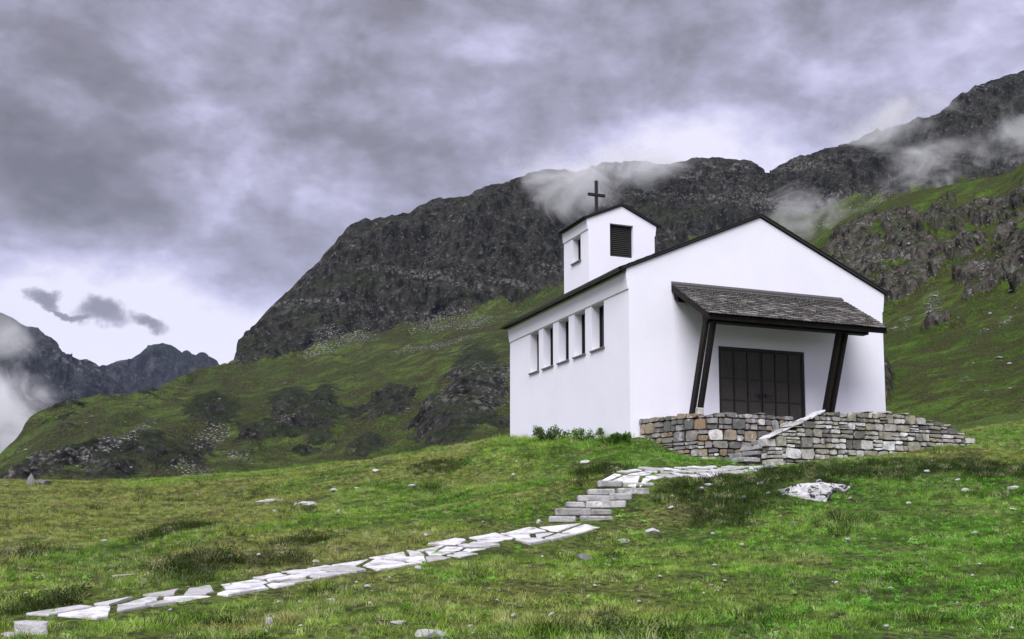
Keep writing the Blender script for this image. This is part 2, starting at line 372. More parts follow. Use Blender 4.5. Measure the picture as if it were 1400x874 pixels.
M['coping'] = mat_stone('rough_coping', [(0.0, (0.58, 0.57, 0.58)), (0.4, (0.42, 0.41, 0.40)), (0.7, (0.64, 0.63, 0.64))], 0.6)
M['soil'] = mat_simple('path_soil', (0.055, 0.045, 0.028), 0.95, 0.1, 0, 0.6)
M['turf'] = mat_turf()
M['blade'] = mat_blade('grass_blades')
M['dry'] = mat_blade('dry_grass_blades', (0.42, 0.37, 0.19), 0.65)
M['heath'] = mat_blade('heath_leaves', (0.026, 0.040, 0.009), 0.92)
M['shrub'] = mat_blade('shrub_leaves', (0.075, 0.150, 0.030), 0.8)
M['herb'] = mat_blade('herb_leaves', (0.10, 0.30, 0.035), 0.6, 1.0)
M['flower'] = mat_simple('white_flower', (0.62, 0.62, 0.55), 0.8, 0.1, 0, 0.1)
M['mountain'] = mat_mountain('mountain_cover', 55.0, (0.035, 0.033, 0.028), (0.030, 0.046, 0.011), (0.088, 0.126, 0.027), 0.36, brown=(0.048, 0.040, 0.022))
M['hill'] = mat_mountain('hillside_cover', 16.0, (0.062, 0.056, 0.046), (0.036, 0.062, 0.011), (0.080, 0.130, 0.022), 0.62, RC=1.7, brown=(0.050, 0.043, 0.021))
M['far'] = mat_mountain('far_mountain_cover', 260.0, (0.036, 0.037, 0.043), (0.024, 0.029, 0.028), (0.032, 0.035, 0.032), 0.25)

# ------------------------------------------------------------------ the chapel's frame (s along the gable front, t along the side wall, e out from the gable front)
ANG = R(21.4)
A = np.array([math.cos(ANG), math.sin(ANG), 0]); B = np.array([-math.sin(ANG), math.cos(ANG), 0]); N = -B
C0 = at(862, 605, 30.0)*np.array([1, 1, 0])
def W(s, t, z): return C0 + A*s + B*t + np.array([0, 0, z])
def WE(s, e, z): return W(s, -e, z)

# ------------------------------------------------------------------ meadow height
CP = [(0, 874, 10.5), (350, 874, 10.5), (700, 874, 10.5), (1050, 874, 10.5), (1400, 874, 10.5),
      (60, 850, 11.8), (320, 805, 14.2), (520, 770, 16.6), (640, 747, 18.4), (755, 719, 20.3), (830, 716, 20.3), (828, 659, 22.6), (895, 655, 22.6), (960, 645, 24.6), (1040, 638, 26.8),
      (1060, 637, 26.8), (1100, 634, 27.2), (1200, 622, 27.9), (1335, 612, 29.0), (1400, 607, 30.0), (1000, 636, 27.2), (940, 627, 28.0), (870, 605, 29.6),
      (862, 604, 30), (780, 601, 33), (697, 603, 38), (560, 632, 42), (500, 642, 44), (400, 650, 45), (300, 656, 45), (200, 664, 42), (100, 664, 40), (0, 660, 38),
      (0, 760, 18), (200, 740, 20), (400, 720, 22), (600, 690, 25), (700, 658, 28), (790, 640, 27),
      (1100, 690, 22), (1400, 690, 22), (1250, 760, 16.5), (1000, 765, 16.5), (800, 795, 14.5), (960, 685, 21.8), (0, 700, 27), (200, 695, 30)]
_cp = [at(*c) for c in CP]
_cp += [np.array(p) for p in [(0, 0, -1.62), (-15, 0, -1.9), (15, 0, -1.5), (0, -20, -3.5), (-25, -20, -4), (25, -20, -3.0), (-30, 20, -.6), (30, 20, 1.6), (22, 32, 3.0), (30, 40, 5),
                              (-25, 62, -1.5), (-10, 62, -1.5), (0, 62, 0.0), (-40, 40, 0.5), (-20, 85, -12), (5, 85, -8), (10, 48, 2.6), (8, 36, 2.7), (13, 33, 2.9), (12, 40, 2.9), (25, 55, 6)]]
_cp = np.array(_cp)
def _phi(r2): return np.sqrt(r2+3.0)
_n = len(_cp); _K = np.zeros((_n+3, _n+3)); _d2 = ((_cp[:, None, :2]-_cp[None, :, :2])**2).sum(-1)
_K[:_n, :_n] = _phi(_d2); _K[:_n, _n] = 1; _K[:_n, _n+1:] = _cp[:, :2]; _K[_n, :_n] = 1; _K[_n+1:, :_n] = _cp[:, :2].T
_K[:_n, :_n] += np.eye(_n)*-0.05
_wts = np.linalg.solve(_K, np.concatenate([_cp[:, 2], np.zeros(3)]))
def hummock(X, Y):
    P = np.stack([X, Y, np.zeros_like(X)], 1)
    k = 0.24*fbm(P/2.3+5, 4, 0.55) + 0.05*fbm(P/0.6+9, 2) + 0.13*fbm(P/7+2, 2)
    return k
_path_pts = None
def Hraw(X, Y):
    X = np.atleast_1d(np.asarray(X, float)); Y = np.atleast_1d(np.asarray(Y, float))
    out = np.zeros_like(X)
    for i in range(0, len(X), 20000):
        x, y = X[i:i+20000], Y[i:i+20000]
        d2 = (x[:, None]-_cp[None, :, 0])**2+(y[:, None]-_cp[None, :, 1])**2
        out[i:i+20000] = _phi(d2)@_wts[:_n]+_wts[_n]+_wts[_n+1]*x+_wts[_n+2]*y
    return out
def Hv(X, Y):
    X = np.atleast_1d(np.asarray(X, float)); Y = np.atleast_1d(np.asarray(Y, float))
    z = Hraw(X, Y)
    near = path_dist(X, Y)
    z = z + hummock(X, Y)*sstep(0.3, 1.6, near)
    # off the knoll the ground falls to the valley floor
    out = np.maximum.reduce([sstep(60, 150, Y), sstep(-32, -90, X), sstep(45, 110, X), sstep(-22, -90, Y)])
    return z*(1-out) + (-93.0)*out
def H(x, y): return float(Hv([x], [y])[0])

# the path: centre line, then its stairs
PA = [(112, 843, 12.25), (140, 837, 12.5), (180, 829, 12.9), (320, 806, 14.2), (450, 784, 15.7), (560, 764, 17.1), (650, 745, 18.5), (770, 719, 20.2)]
PB = [(856, 660, 22.35), (872, 657, 22.85), (930, 649, 24.0), (980, 643, 25.4), (1020, 639, 26.7)]
PA_w = np.array([at(*p) for p in PA]); PB_w = np.array([at(*p) for p in PB])
STEP0, STEP1 = at(793, 716, 20.45), at(866, 660, 22.5)
_path_pts = np.vstack([PA_w, [STEP0], [STEP1], PB_w])[:, :2]
def path_dist(X, Y, pts=None):
    pts = _path_pts if pts is None else pts
    P = np.stack([X, Y], 1); best = np.full(len(P), 1e9)
    for a, b in zip(pts[:-1], pts[1:]):
        ab = b-a; k = np.clip(((P-a)@ab)/(ab@ab), 0, 1)
        best = np.minimum(best, np.linalg.norm(P-a-k[:, None]*ab, axis=1))
    return best
def hit(u, v, y0=8.0, y1=60.0):
    """where the sight line through a pixel of the photograph meets the meadow"""
    ys = np.linspace(y0, y1, 1500); r = ray(u, v); p = r[None, :]*(ys/r[1])[:, None]
    d = p[:, 2]-Hv(p[:, 0], p[:, 1]); i = int(np.argmax(d < 0)) if (d < 0).any() else len(d)-1
    return p[i]

def grid_axis(parts):
    xs = []
    for a, b, st in parts: xs += list(np.arange(a, b, st))
    return np.array(xs+[parts[-1][1]])
def build_meadow():
    xs = grid_axis([(-130, -45, 5), (-45, -20, 1.0), (-20, 22, 0.22), (22, 45, 1.0), (45, 150, 5)])
    ys = grid_axis([(-110, -20, 6), (-20, 8, 1.0), (8, 46, 0.22), (46, 90, 1.2), (90, 165, 5)])
    X, Y = np.meshgrid(xs, ys); Z = Hv(X.ravel(), Y.ravel())
    nx, ny = len(xs), len(ys)
    V = np.stack([X.ravel(), Y.ravel(), Z], 1)
    idx = np.arange(nx*ny).reshape(ny, nx)
    Fq = np.stack([idx[:-1, :-1], idx[:-1, 1:], idx[1:, 1:], idx[1:, :-1]], -1).reshape(-1, 4)
    o = grid_mesh('meadow', V, Fq, M['turf']); tag(o, kind='structure'); return o
def grid_mesh(name, V, Fq, mat, attrs=None, smooth=True):
    me = bpy.data.meshes.new(name); me.vertices.add(len(V)); me.vertices.foreach_set('co', np.asarray(V, np.float32).ravel())
    nf = len(Fq); me.loops.add(nf*4); me.loops.foreach_set('vertex_index', np.asarray(Fq, np.int32).ravel())
    me.polygons.add(nf); me.polygons.foreach_set('loop_start', np.arange(0, nf*4, 4, dtype=np.int32))
    try: me.polygons.foreach_set('loop_total', np.full(nf, 4, np.int32))
    except Exception: pass
    me.update(calc_edges=True); me.validate()
    if smooth: me.polygons.foreach_set('use_smooth', np.ones(nf, bool))
    me.materials.append(mat)
    for k, a in (attrs or {}).items():
        at_ = me.attributes.new(k, 'FLOAT', 'POINT'); at_.data.foreach_set('value', np.asarray(a, np.float32))
    o = bpy.data.objects.new(name, me); return link(o)
build_meadow()
vf = MB(); vf.add([(-9000, -2500, -94), (9000, -2500, -94), (9000, 9000, -94), (-9000, 9000, -94)], [(0, 1, 2, 3)])
tag(vf.build('valley_floor', M['turf']), kind='structure')

# ------------------------------------------------------------------ mountains
def curve(pts, u, smooth=0):
    p = np.array(pts, float); y = np.interp(u, p[:, 0], p[:, 1])
    if smooth:
        k = np.hanning(2*smooth+3); k /= k.sum(); n = len(k)//2
        y = np.convolve(np.pad(y, n, mode='edge'), k, 'valid')
    return y
def relief(us, rows, nseg):
    """rows of (v(u), depth(u)) from the foot up; returns points (rows, cols, 3) and fractional row numbers"""
    out = []; rr = []
    for j, n in enumerate(nseg):
        (v0, d0), (v1, d1) = rows[j], rows[j+1]
        for i in range(n):
            k = i/n; out.append((v0*(1-k)+v1*k, d0*(1-k)+d1*k)); rr.append(j+k)
    out.append(rows[-1]); rr.append(len(nseg))
    Vv = np.array([o[0] for o in out]); D = np.array([o[1] for o in out]); U = np.broadcast_to(us, Vv.shape)
    a = U-PU; b = PV-Vv
    ry = F*math.cos(TH)-b*math.sin(TH); rz = b*math.cos(TH)+F*math.sin(TH)
    return np.stack([a*D/ry, D, rz*D/ry], -1), Vv, np.array(rr)
def add_back(P, depth, zlow, n):
    top = P[-1]; rows = []
    for i in range(1, n+1):
        k = i/n; q = top.copy(); q[:, 1] += depth*k; q[:, 0] *= (q[:, 1]/top[:, 1]); q[:, 2] = top[:, 2]*(1-k)+zlow*k
        rows.append(q)
    return np.concatenate([P, np.array(rows)])
def normals(P):
    du = np.gradient(P, axis=1); dv = np.gradient(P, axis=0)
    n = np.cross(du, dv); n /= np.linalg.norm(n, axis=-1, keepdims=True)+1e-9
    return n
def smooth_rows(P, k):
    w = np.hanning(2*k+3); w /= w.sum(); n = len(w)//2
    Q = np.pad(P, ((n, n), (0, 0), (0, 0)), mode='reflect', reflect_type='odd'); out = 0
    for i, wi in enumerate(w): out = out+wi*Q[i:i+P.shape[0]]
    return out
def blob(U, V, u, v, ru, rv, ang=0.0):
    c, s = math.cos(ang), math.sin(ang); x = (U-u); y = (V-v)
    a = (x*c+y*s)/ru; b = (-x*s+y*c)/rv
    return np.exp(-(a*a+b*b))
def quads(nr, nc):
    idx = np.arange(nr*nc).reshape(nr, nc)
    return np.stack([idx[:-1, :-1], idx[:-1, 1:], idx[1:, 1:], idx[1:, :-1]], -1).reshape(-1, 4)

RIDGE = [(-300, 800), (-100, 690), (0, 628), (25, 610), (60, 573), (115, 547), (150, 541), (215, 540), (250, 515), (275, 503), (312, 499), (324, 492), (335, 470), (360, 435), (385, 407), (400, 395), (415, 382), (440, 358), (465, 330), (480, 314), (500, 303), (530, 300), (560, 296), (592, 276), (620, 272), (660, 265), (690, 255), (735, 238), (750, 236), (780, 240), (830, 228), (880, 224), (920, 230), (950, 220), (1000, 221), (1020, 226), (1035, 240), (1050, 246), (1062, 243), (1075, 228), (1120, 214), (1150, 205), (1180, 193), (1240, 172), (1290, 158), (1310, 140), (1340, 120), (1400, 103), (1500, 85), (1700, 110)]
BASE = [(-300, 815), (-100, 703), (0, 645), (60, 590), (150, 556), (250, 532), (320, 508), (400, 493), (440, 482), (480, 470), (540, 460), (600, 448), (660, 434), (720, 418), (770, 402), (850, 375), (950, 335), (1030, 312), (1130, 292), (1200, 274), (1260, 262), (1400, 238), (1700, 215)]
screes = []
def build_mountain():
    us = np.arange(-200, 1620, 2.3); nc = len(us)
    vr = curve(RIDGE, us, 1); vb = curve(BASE, us, 8)
    db = curve([(-300, 380), (0, 470), (150, 540), (320, 700), (500, 760), (1400, 820), (1700, 820)], us, 8)
    dr = db + curve([(-300, 12), (250, 18), (320, 40), (400, 80), (700, 110), (1700, 130)], us, 8)
    df = db*0 + 250; vfoot = db*0+770
    spur = 70*np.exp(-((us-640)/70.0)**2)
    bench_v = vb+0.24*(vfoot-vb); bench_d = df+0.62*(db-df)-spur*0.6
    crag_v = vb+0.50*(vfoot-vb); crag_d = df+0.46*(db-df)-spur*0.5
    rows = [(vfoot, df), (crag_v, crag_d), (bench_v, bench_d), (vb, db), (vr, dr)]
    P, Vv, rr = relief(us, rows, [55, 45, 50, 170])
    # soften the folds between foot, crag, bench and cliff base, but leave the crest sharp
    n_keep = 40; Q = smooth_rows(P, 9); wgt = np.clip((P.shape[0]-1-np.arange(P.shape[0]))/n_keep, 0, 1)[:, None, None]
    P = P*(1-wgt)+Q*wgt
    nr = P.shape[0]; U = np.broadcast_to(us, (nr, nc)); r2 = np.broadcast_to(rr[:, None], (nr, nc))
    flat = P.reshape(-1, 3)
    nb = fbm(flat/45, 4).reshape(nr, nc); ns = fbm(flat/14+3, 4).reshape(nr, nc)
    left = sstep(312, 425, U+0*U); left0 = sstep(314, 336, U+0*U)
    cl0 = sstep(2.93, 3.06, r2+0.10*nb); cl = cl0*left*sstep(330, 540, U+0*U); cl0 = cl0*left0
    cr = sstep(0.85, 1.1, r2)*sstep(2.15, 1.9, r2)*sstep(0.02, 0.32, nb+0.12)
    rock = np.maximum(cl0, 0.9*cr)
    for b in [(650, 540, 42, 62, 0.2), (610, 590, 40, 40, 0), (400, 565, 35, 28, 0), (440, 575, 26, 45, 0.2), (290, 570, 40, 25, 0), (545, 560, 30, 18, -0.6), (230, 640, 60, 18, 0), (500, 620, 30, 14, -.3), (150, 655, 40, 14, 0)]:
        rock = np.maximum(rock, 1.15*blob(U, Vv, *b)*sstep(-0.45, 0.05, ns+0.3))
    rock = np.maximum(rock, (1-left0)*sstep(0.2, 0.45, nb)*0.7)
    scree = np.zeros_like(rock)
    for b in [(478, 470, 40, 9, -0.1), (440, 486, 22, 6, -0.2), (285, 608, 26, 16, -0.5), (175, 606, 42, 7, -0.55), (140, 628, 34, 6, -0.5), (325, 640, 24, 7, 0.2), (600, 452, 40, 6, -0.2), (650, 448, 30, 6, -.2), (600, 476, 60, 5, -0.2), (692, 520, 8, 22, 0.6), (395, 590, 4, 20, 0.9), (1150, 300, 34, 5, -0.5), (1195, 283, 30, 4, -0.5), (260, 655, 30, 7, 0)]:
        scree = np.maximum(scree, 0.95*blob(U, Vv, *b))
    n = normals(P)
    if n[..., 1].mean() > 0: n = -n
    big = fbm(flat*np.array([1, 1, 0.45])/70, 3, ridged=True).reshape(nr, nc)
    flute = fbm(flat*np.array([1, 1, 0.30])/22+7, 4, 0.55, ridged=True).reshape(nr, nc)
    mid = fbm(flat/13+1, 4, 0.55).reshape(nr, nc)
    low = fbm(flat/90+2, 3).reshape(nr, nc)
    rockk = np.clip(rock, 0, 1)
    gully = fbm(np.stack([flat[:, 0]/28+flat[:, 2]/60, flat[:, 2]*0+1.5, flat[:, 2]/160], 1), 3, ridged=True).reshape(nr, nc)
    butt = fbm(flat*np.array([1, 1, 0.33])/105+4, 3, 0.5, ridged=True).reshape(nr, nc)
    fl2 = fbm(flat*np.array([1, 1, 0.26])/30+6, 4, 0.5).reshape(nr, nc); fl3 = fbm(flat*np.array([1, 1, 0.35])/11+6, 3, 0.5, ridged=True).reshape(nr, nc)
    zw = (P[..., 2]+0.10*P[..., 0]+9*low)/15.0; ledge = 2.4*(np.abs((zw % 1.0)-0.5)*2)**2*(0.4+0.6*sstep(-.3, .3, nb))
    ribm = fbm(np.stack([(flat[:, 0]+flat[:, 2]*1.1)/38, flat[:, 1]/300, (flat[:, 2]-flat[:, 0])/260], 1)+3, 4, 0.5, ridged=True).reshape(nr, nc)
    disp = cl*(17*butt+9*fl2+3.2*fl3+1.6*mid+ledge) + rockk*(1-cl)*(4.0*flute+4*big+2) + 4.0*rockk*mid + (1-rockk)*(6*low+1.2*mid+3.0*gully+2.2*ribm)
    near_crest = sstep(4.0, 3.75, r2)
    disp = disp*(0.28+0.72*near_crest)
    P = P+n*disp[..., None]
    # keep the crest itself at its height, with small teeth
    tooth = (3.5*fbm(np.stack([us/34, us*0, us*0+3], 1), 4, 0.55)+1.6*fbm(np.stack([us/9, us*0, us*0], 1), 3))*left[-1]
    for k in range(14): P[-1-k, :, 2] += tooth*(1-k/14)
    P2 = add_back(P, 420, -93, 14); extra = P2.shape[0]-nr
    ex = np.zeros((extra, nc))
    o = grid_mesh('mountain', P2.reshape(-1, 3), quads(nr+extra, nc), M['mountain'], {'rock': np.concatenate([rockk, ex+0.6]).ravel(), 'scree': np.concatenate([scree, ex]).ravel()})
    tag(o, kind='structure')
    # loose blocks lying on the slope
    prob = (0.0012+0.008*sstep(0.05, 0.35, ns)*(r2 > 1.6) + 0.045*sstep(0.35, 0.9, scree))*(r2 < 3.0)*(r2 > 0.3)
    pick = np.argwhere(RG.random(prob.shape) < prob)
    RG.shuffle(pick); screes.append((P, pick[:9000], 0.35, 1.35, 'mountain_scree'))

HR = [(860, 640), (960, 560), (1040, 440), (1090, 365), (1120, 327), (1150, 302), (1200, 281), (1250, 263), (1320, 250), (1370, 240), (1385, 236), (1400, 220), (1500, 175), (1750, 120)]
def build_hillside():
    us = np.arange(870, 1720, 2.0); nc = len(us)
    vr = curve(HR, us, 3); dr = curve([(870, 250), (1120, 290), (1400, 250), (1720, 210)], us, 5)
    df = curve([(870, 90), (1150, 62), (1330, 48), (1720, 44)], us, 5); vf_ = us*0+668
    v1 = vr+0.72*(vf_-vr); v2 = vr+0.36*(vf_-vr)
    rows = [(vf_, df), (v1, df+0.22*(dr-df)), (v2, df+0.58*(dr-df)), (vr, dr)]
    P, Vv, rr = relief(us, rows, [80, 90, 110])
    Q = smooth_rows(P, 12); wgt = np.clip((P.shape[0]-1-np.arange(P.shape[0]))/25, 0, 1)[:, None, None]
    P = P*(1-wgt)+Q*wgt
    nr = P.shape[0]; U = np.broadcast_to(us, (nr, nc)); flat = P.reshape(-1, 3)
    nb = fbm(flat/16+4, 4).reshape(nr, nc); ns = fbm(flat/5, 4).reshape(nr, nc)
    rock = np.zeros_like(nb)
    for b in [(1175, 345, 45, 50, 0.3), (1240, 325, 45, 32, 0.2), (1300, 310, 40, 28, 0), (1350, 300, 40, 25, 0), (1400, 330, 45, 35, 0), (1380, 375, 30, 26, 0), (1290, 360, 26, 16, -.3), (1320, 385, 24, 10, -.4), (1218, 548, 9, 26, 0.1), (1480, 330, 60, 40, 0), (1150, 400, 45, 60, 0), (1450, 260, 50, 20, 0), (1185, 420, 34, 50, .2), (1240, 392, 42, 28, -.3), (1310, 345, 46, 18, -.3), (1345, 400, 30, 14, -.5), (1255, 345, 50, 26, 0)]:
        rock = np.maximum(rock, 1.0*blob(U, Vv, *b))
    n7 = fbm(flat/7+9, 4).reshape(nr, nc)
    rock = sstep(0.42, 0.72, rock*0.95+0.60*nb+0.85*n7+0.5*ns+0.22*fbm(np.stack([(flat[:, 0]+flat[:, 2]*.9)/7, flat[:, 1]/60, (flat[:, 2]-flat[:, 0])/60], 1), 3).reshape(nr, nc))
    rock = rock*np.maximum(sstep(520, 440, Vv), (U < 1235)*1.0)
    scree = np.zeros_like(rock)
    for b in [(1275, 420, 12, 20, 0.2), (1240, 440, 5, 12, 0.3), (1320, 525, 8, 4, 0), (1380, 440, 14, 4, -.6), (1345, 455, 10, 4, -.6), (1225, 450, 6, 3, -.8), (1350, 385, 16, 3, -.7)]:
        scree = np.maximum(scree, 0.8*blob(U, Vv, *b))
    n = normals(P)
    if n[..., 1].mean() > 0: n = -n
    big = fbm(flat*np.array([1, 1, 0.6])/20, 3, ridged=True).reshape(nr, nc)
    flute = fbm(flat*np.array([1, 1, 0.45])/6.5+7, 4, 0.55, ridged=True).reshape(nr, nc)
    mid = fbm(flat/3.5+1, 4, 0.55).reshape(nr, nc); low = fbm(flat/28+2, 3).reshape(nr, nc)
    rib = fbm(np.stack([(flat[:, 0]+flat[:, 2]*.9)/9, flat[:, 1]/60, (flat[:, 2]-flat[:, 0])/70], 1), 3, ridged=True).reshape(nr, nc)
    disp = rock*(1.8*big+1.8*flute+1.3*mid+0.5)+1.6*low+(1-rock)*(0.40*mid+0.35*rib)
    rr2 = np.broadcast_to(rr[:, None], (nr, nc)); disp = disp*(0.35+0.65*sstep(3.0, 2.8, rr2))*(0.15+0.85*sstep(0, 0.4, rr2))
    P = P+n*disp[..., None]
    P2 = add_back(P, 120, -93, 10); ex = np.zeros((P2.shape[0]-nr, nc))
    o = grid_mesh('hillside', P2.reshape(-1, 3), quads(P2.shape[0], nc), M['hill'], {'rock': np.concatenate([rock, ex]).ravel(), 'scree': np.concatenate([scree, ex]).ravel()})
    tag(o, kind='structure')
    prob = (0.0016+0.012*sstep(0.1, 0.45, nb)+0.12*sstep(0.4, 0.8, scree))*(rr2 > 0.25)*(rr2 < 2.6)
    pick = np.argwhere(RG.random(prob.shape) < prob); RG.shuffle(pick)
    screes.append((P, pick[:1100], 0.12, 0.5, 'hillside_scree'))

def build_far(name, ridge, u0, u1, d_foot, d_ridge, vfoot, amp):
    us = np.arange(u0, u1, 1.6); nc = len(us); vr = curve(ridge, us, 1)
    rows = [(us*0+vfoot, us*0+d_foot), (vr+0.45*(vfoot-vr), us*0+d_foot+0.55*(d_ridge-d_foot)), (vr, us*0+d_ridge)]
    P, Vv, rr = relief(us, rows, [60, 90]); nr = P.shape[0]; flat = P.reshape(-1, 3)
    n = normals(P)
    if n[..., 1].mean() > 0: n = -n
    big = fbm(flat*np.array([1, 1, 0.5])/260, 4, 0.55, ridged=True).reshape(nr, nc); mid = fbm(flat*np.array([1, 1, 0.5])/70, 4, 0.55, ridged=True).reshape(nr, nc)
    k = np.broadcast_to(sstep(2.0, 1.75, rr)[:, None], (nr, nc))
    P = P+n*((amp*big+0.35*amp*mid)*(0.15+0.85*k))[..., None]
    P2 = add_back(P, 700, -93, 8); ex = np.ones((P2.shape[0]-nr, nc))
    rk = np.clip(0.9+0*big, 0, 1); sc = sstep(0.35, 0.75, big)*sstep(1.5, 0.9, rr)[:, None]*0.5
    o = grid_mesh(name, P2.reshape(-1, 3), quads(P2.shape[0], nc), M['far'], {'rock': np.concatenate([rk, ex]).ravel(), 'scree': np.concatenate([sc, ex*0]).ravel()})
    tag(o, kind='structure')
build_far('far_mountain', [(-260, 330), (-150, 380), (-60, 410), (0, 430), (20, 440), (35, 452), (50, 466), (62, 478), (85, 492), (100, 496), (118, 495), (128, 507), (150, 520), (200, 560), (260, 640)], -260, 255, 1500, 2300, 760, 60)
build_far('distant_peak', [(60, 620), (100, 540), (130, 512), (148, 509), (153, 500), (162, 497), (185, 494), (200, 485), (207, 476), (222, 470), (232, 474), (240, 479), (250, 487), (255, 481), (262, 492), (268, 493), (274, 486), (279, 485), (286, 494), (300, 510), (340, 540), (420, 600)], 60, 420, 2300, 3300, 760, 70)
build_mountain(); build_hillside()

def build_scree(P, pick, smin, smax, name, ref=600.0):
    base = np.array([(1, 0, 0), (0, 1, 0), (-1, 0, 0), (0, -1, 0), (0, 0, 0.8), (.6, .6, .5), (-.6, .6, .45), (-.6, -.6, .5), (.6, -.6, .45)])
    fs = [(0, 5, 8), (0, 1, 5), (1, 6, 5), (1, 2, 6), (2, 7, 6), (2, 3, 7), (3, 8, 7), (3, 0, 8), (4, 8, 5), (4, 5, 6), (4, 6, 7), (4, 7, 8)]
    mb_v = []; mb_f = []; k = 0
    for (i, j) in pick:
        s = smin*((smax/smin)**(RG.random()**2.6))*min(1.2, P[i, j, 1]/ref)
        b = base*RG.uniform(0.6, 1.35, (9, 1))*np.array([RG.uniform(.8, 1.6), RG.uniform(.7, 1.2), RG.uniform(.5, 1.0)])*s
        a = RG.uniform(0, 6.28); c_, s_ = math.cos(a), math.sin(a)
        b = b@np.array([[c_, s_, 0], [-s_, c_, 0], [0, 0, 1]]); b = b+P[i, j]+np.array([0, 0, 0.0])
        mb_v.append(b); mb_f += [tuple(x+k for x in f) for f in fs]; k += 9
    o = mesh_obj(name, np.concatenate(mb_v), mb_f, M['scree']); tag(o, 'pale loose blocks strewn over the steep slope', 'scree', kind='stuff')
    return o
for k_, sargs in enumerate(screes):
    o_ = build_scree(*sargs[:4], 'scree', 650.0 if k_ == 0 else 140.0)
    o_['label'] = ['pale loose blocks strewn down the big dark mountain slope behind the chapel', 'pale loose blocks strewn over the steep green slope right of the chapel'][k_]

# ------------------------------------------------------------------ the chapel
chapel = empty('chapel', tuple(W(4.4, 4.6, 2.6))); tag(chapel, 'white plastered chapel with bell turret and porch on the grassy knoll', 'chapel')
def ch(o): o.parent = chapel; o.matrix_parent_inverse = Matrix.Translation(-Vector(W(4.4, 4.6, 2.6))); return o
def wall_panel(mb, outer, holes, to3, depth_dir, depths):
    """a flat wall with openings; outer/holes are lists of 2-D points, each opening gets reveals"""
    polys = [[Vector((p[0], p[1], 0)) for p in outer]]+[[Vector((p[0], p[1], 0)) for p in h] for h in holes]
    tris = tessellate_polygon(polys); pts = [p for poly in polys for p in poly]
    mb.add([to3(p.x, p.y) for p in pts], [tuple(t) for t in tris])
    for h, d in zip(holes, depths):
        q = [to3(*p) for p in h]; r = [p+depth_dir*d for p in q]; n = len(q)
        mb.add(q+r, [(i, (i+1) % n, n+(i+1) % n, n+i) for i in range(n)])
def rect(a, b, c, d): return [(a, c), (b, c), (b, d), (a, d)]
WD, LEN = 8.87, 9.22; ZB, ZE, ZA, MID = 6.94, 7.50, 9.47, WD/2
ZG = 0.8
FL1, FL2 = 0.035, 0.10
def nave():
    mb = MB()
    outer = [(0, ZG), (WD, ZG), (WD, ZB), (WD+FL1, ZB), (WD+FL2, ZE), (MID, ZA), (-FL2, ZE), (-FL1, ZB), (0, ZB)]
    wall_panel(mb, outer, [rect(2.9, 5.9, 3.0, 5.49)], lambda s, z: W(s, 0, z), B, [0.10])
    mb.add([W(p[0], LEN, p[1]) for p in outer], [tuple(range(len(outer)))])
    wins = [(1.59, 2.43), (2.89, 3.69), (4.11, 4.91), (5.35, 6.16), (6.55, 7.31)]
    wall_panel(mb, [(0, ZG), (LEN, ZG), (LEN, ZB), (0, ZB)], [rect(a, b, 5.54, ZB-0.03) for a, b in wins], lambda t, z: W(0, t, z), A, [0.34]*5)
    mb.add([W(WD, 0, ZG), W(WD, LEN, ZG), W(WD, LEN, ZB), W(WD, 0, ZB)], [(0, 1, 2, 3)])
    for sgn, s0 in ((-1, 0), (1, WD)):
        q = lambda o, t, z: W(s0+sgn*o, t, z)
        mb.add([q(0, 0, ZB), q(FL1, 0, ZB), q(FL1, LEN, ZB), q(0, LEN, ZB), q(FL2, 0, ZE), q(FL2, LEN, ZE)], [(0, 1, 2, 3), (1, 4, 5, 2)])
    ch(mb.build('nave_wall', M['plaster']))
    for a, b in wins: window(a, b, 5.54, ZB-0.03, 0.0, 0.30)
def window(a, b, z0, z1, s0, dep):
    fw = 0.05; m = MB()
    def bx(m, t0, t1, za, zb, sa, sb): m.hexa([W(s0+sa, t0, za), W(s0+sb, t0, za), W(s0+sb, t1, za), W(s0+sa, t1, za), W(s0+sa, t0, zb), W(s0+sb, t0, zb), W(s0+sb, t1, zb), W(s0+sa, t1, zb)])
    bx(m, a+.002, a+fw, z0+.002, z1-.002, dep-.04, dep+.03); bx(m, b-fw, b-.002, z0+.002, z1-.002, dep-.04, dep+.03)
    bx(m, a+fw, b-fw, z0+.002, z0+fw, dep-.04, dep+.03); bx(m, a+fw, b-fw, z1-fw, z1-.002, dep-.04, dep+.03)
    f = ch(m.build('window', M['iron']))
    p = MB(); bx(p, a+fw, b-fw, z0+fw, z1-fw, dep, dep+.02)
    po = p.build('pane', M['pane']); po.parent = f; po.matrix_parent_inverse = Matrix.Identity(4)
    s = MB(); bx(s, a-.05, b+.05, z0-.045, z0-.002, -.06, dep-.045)
    so = s.build('sill', M['sill']); so.parent = f
    return f
nave()

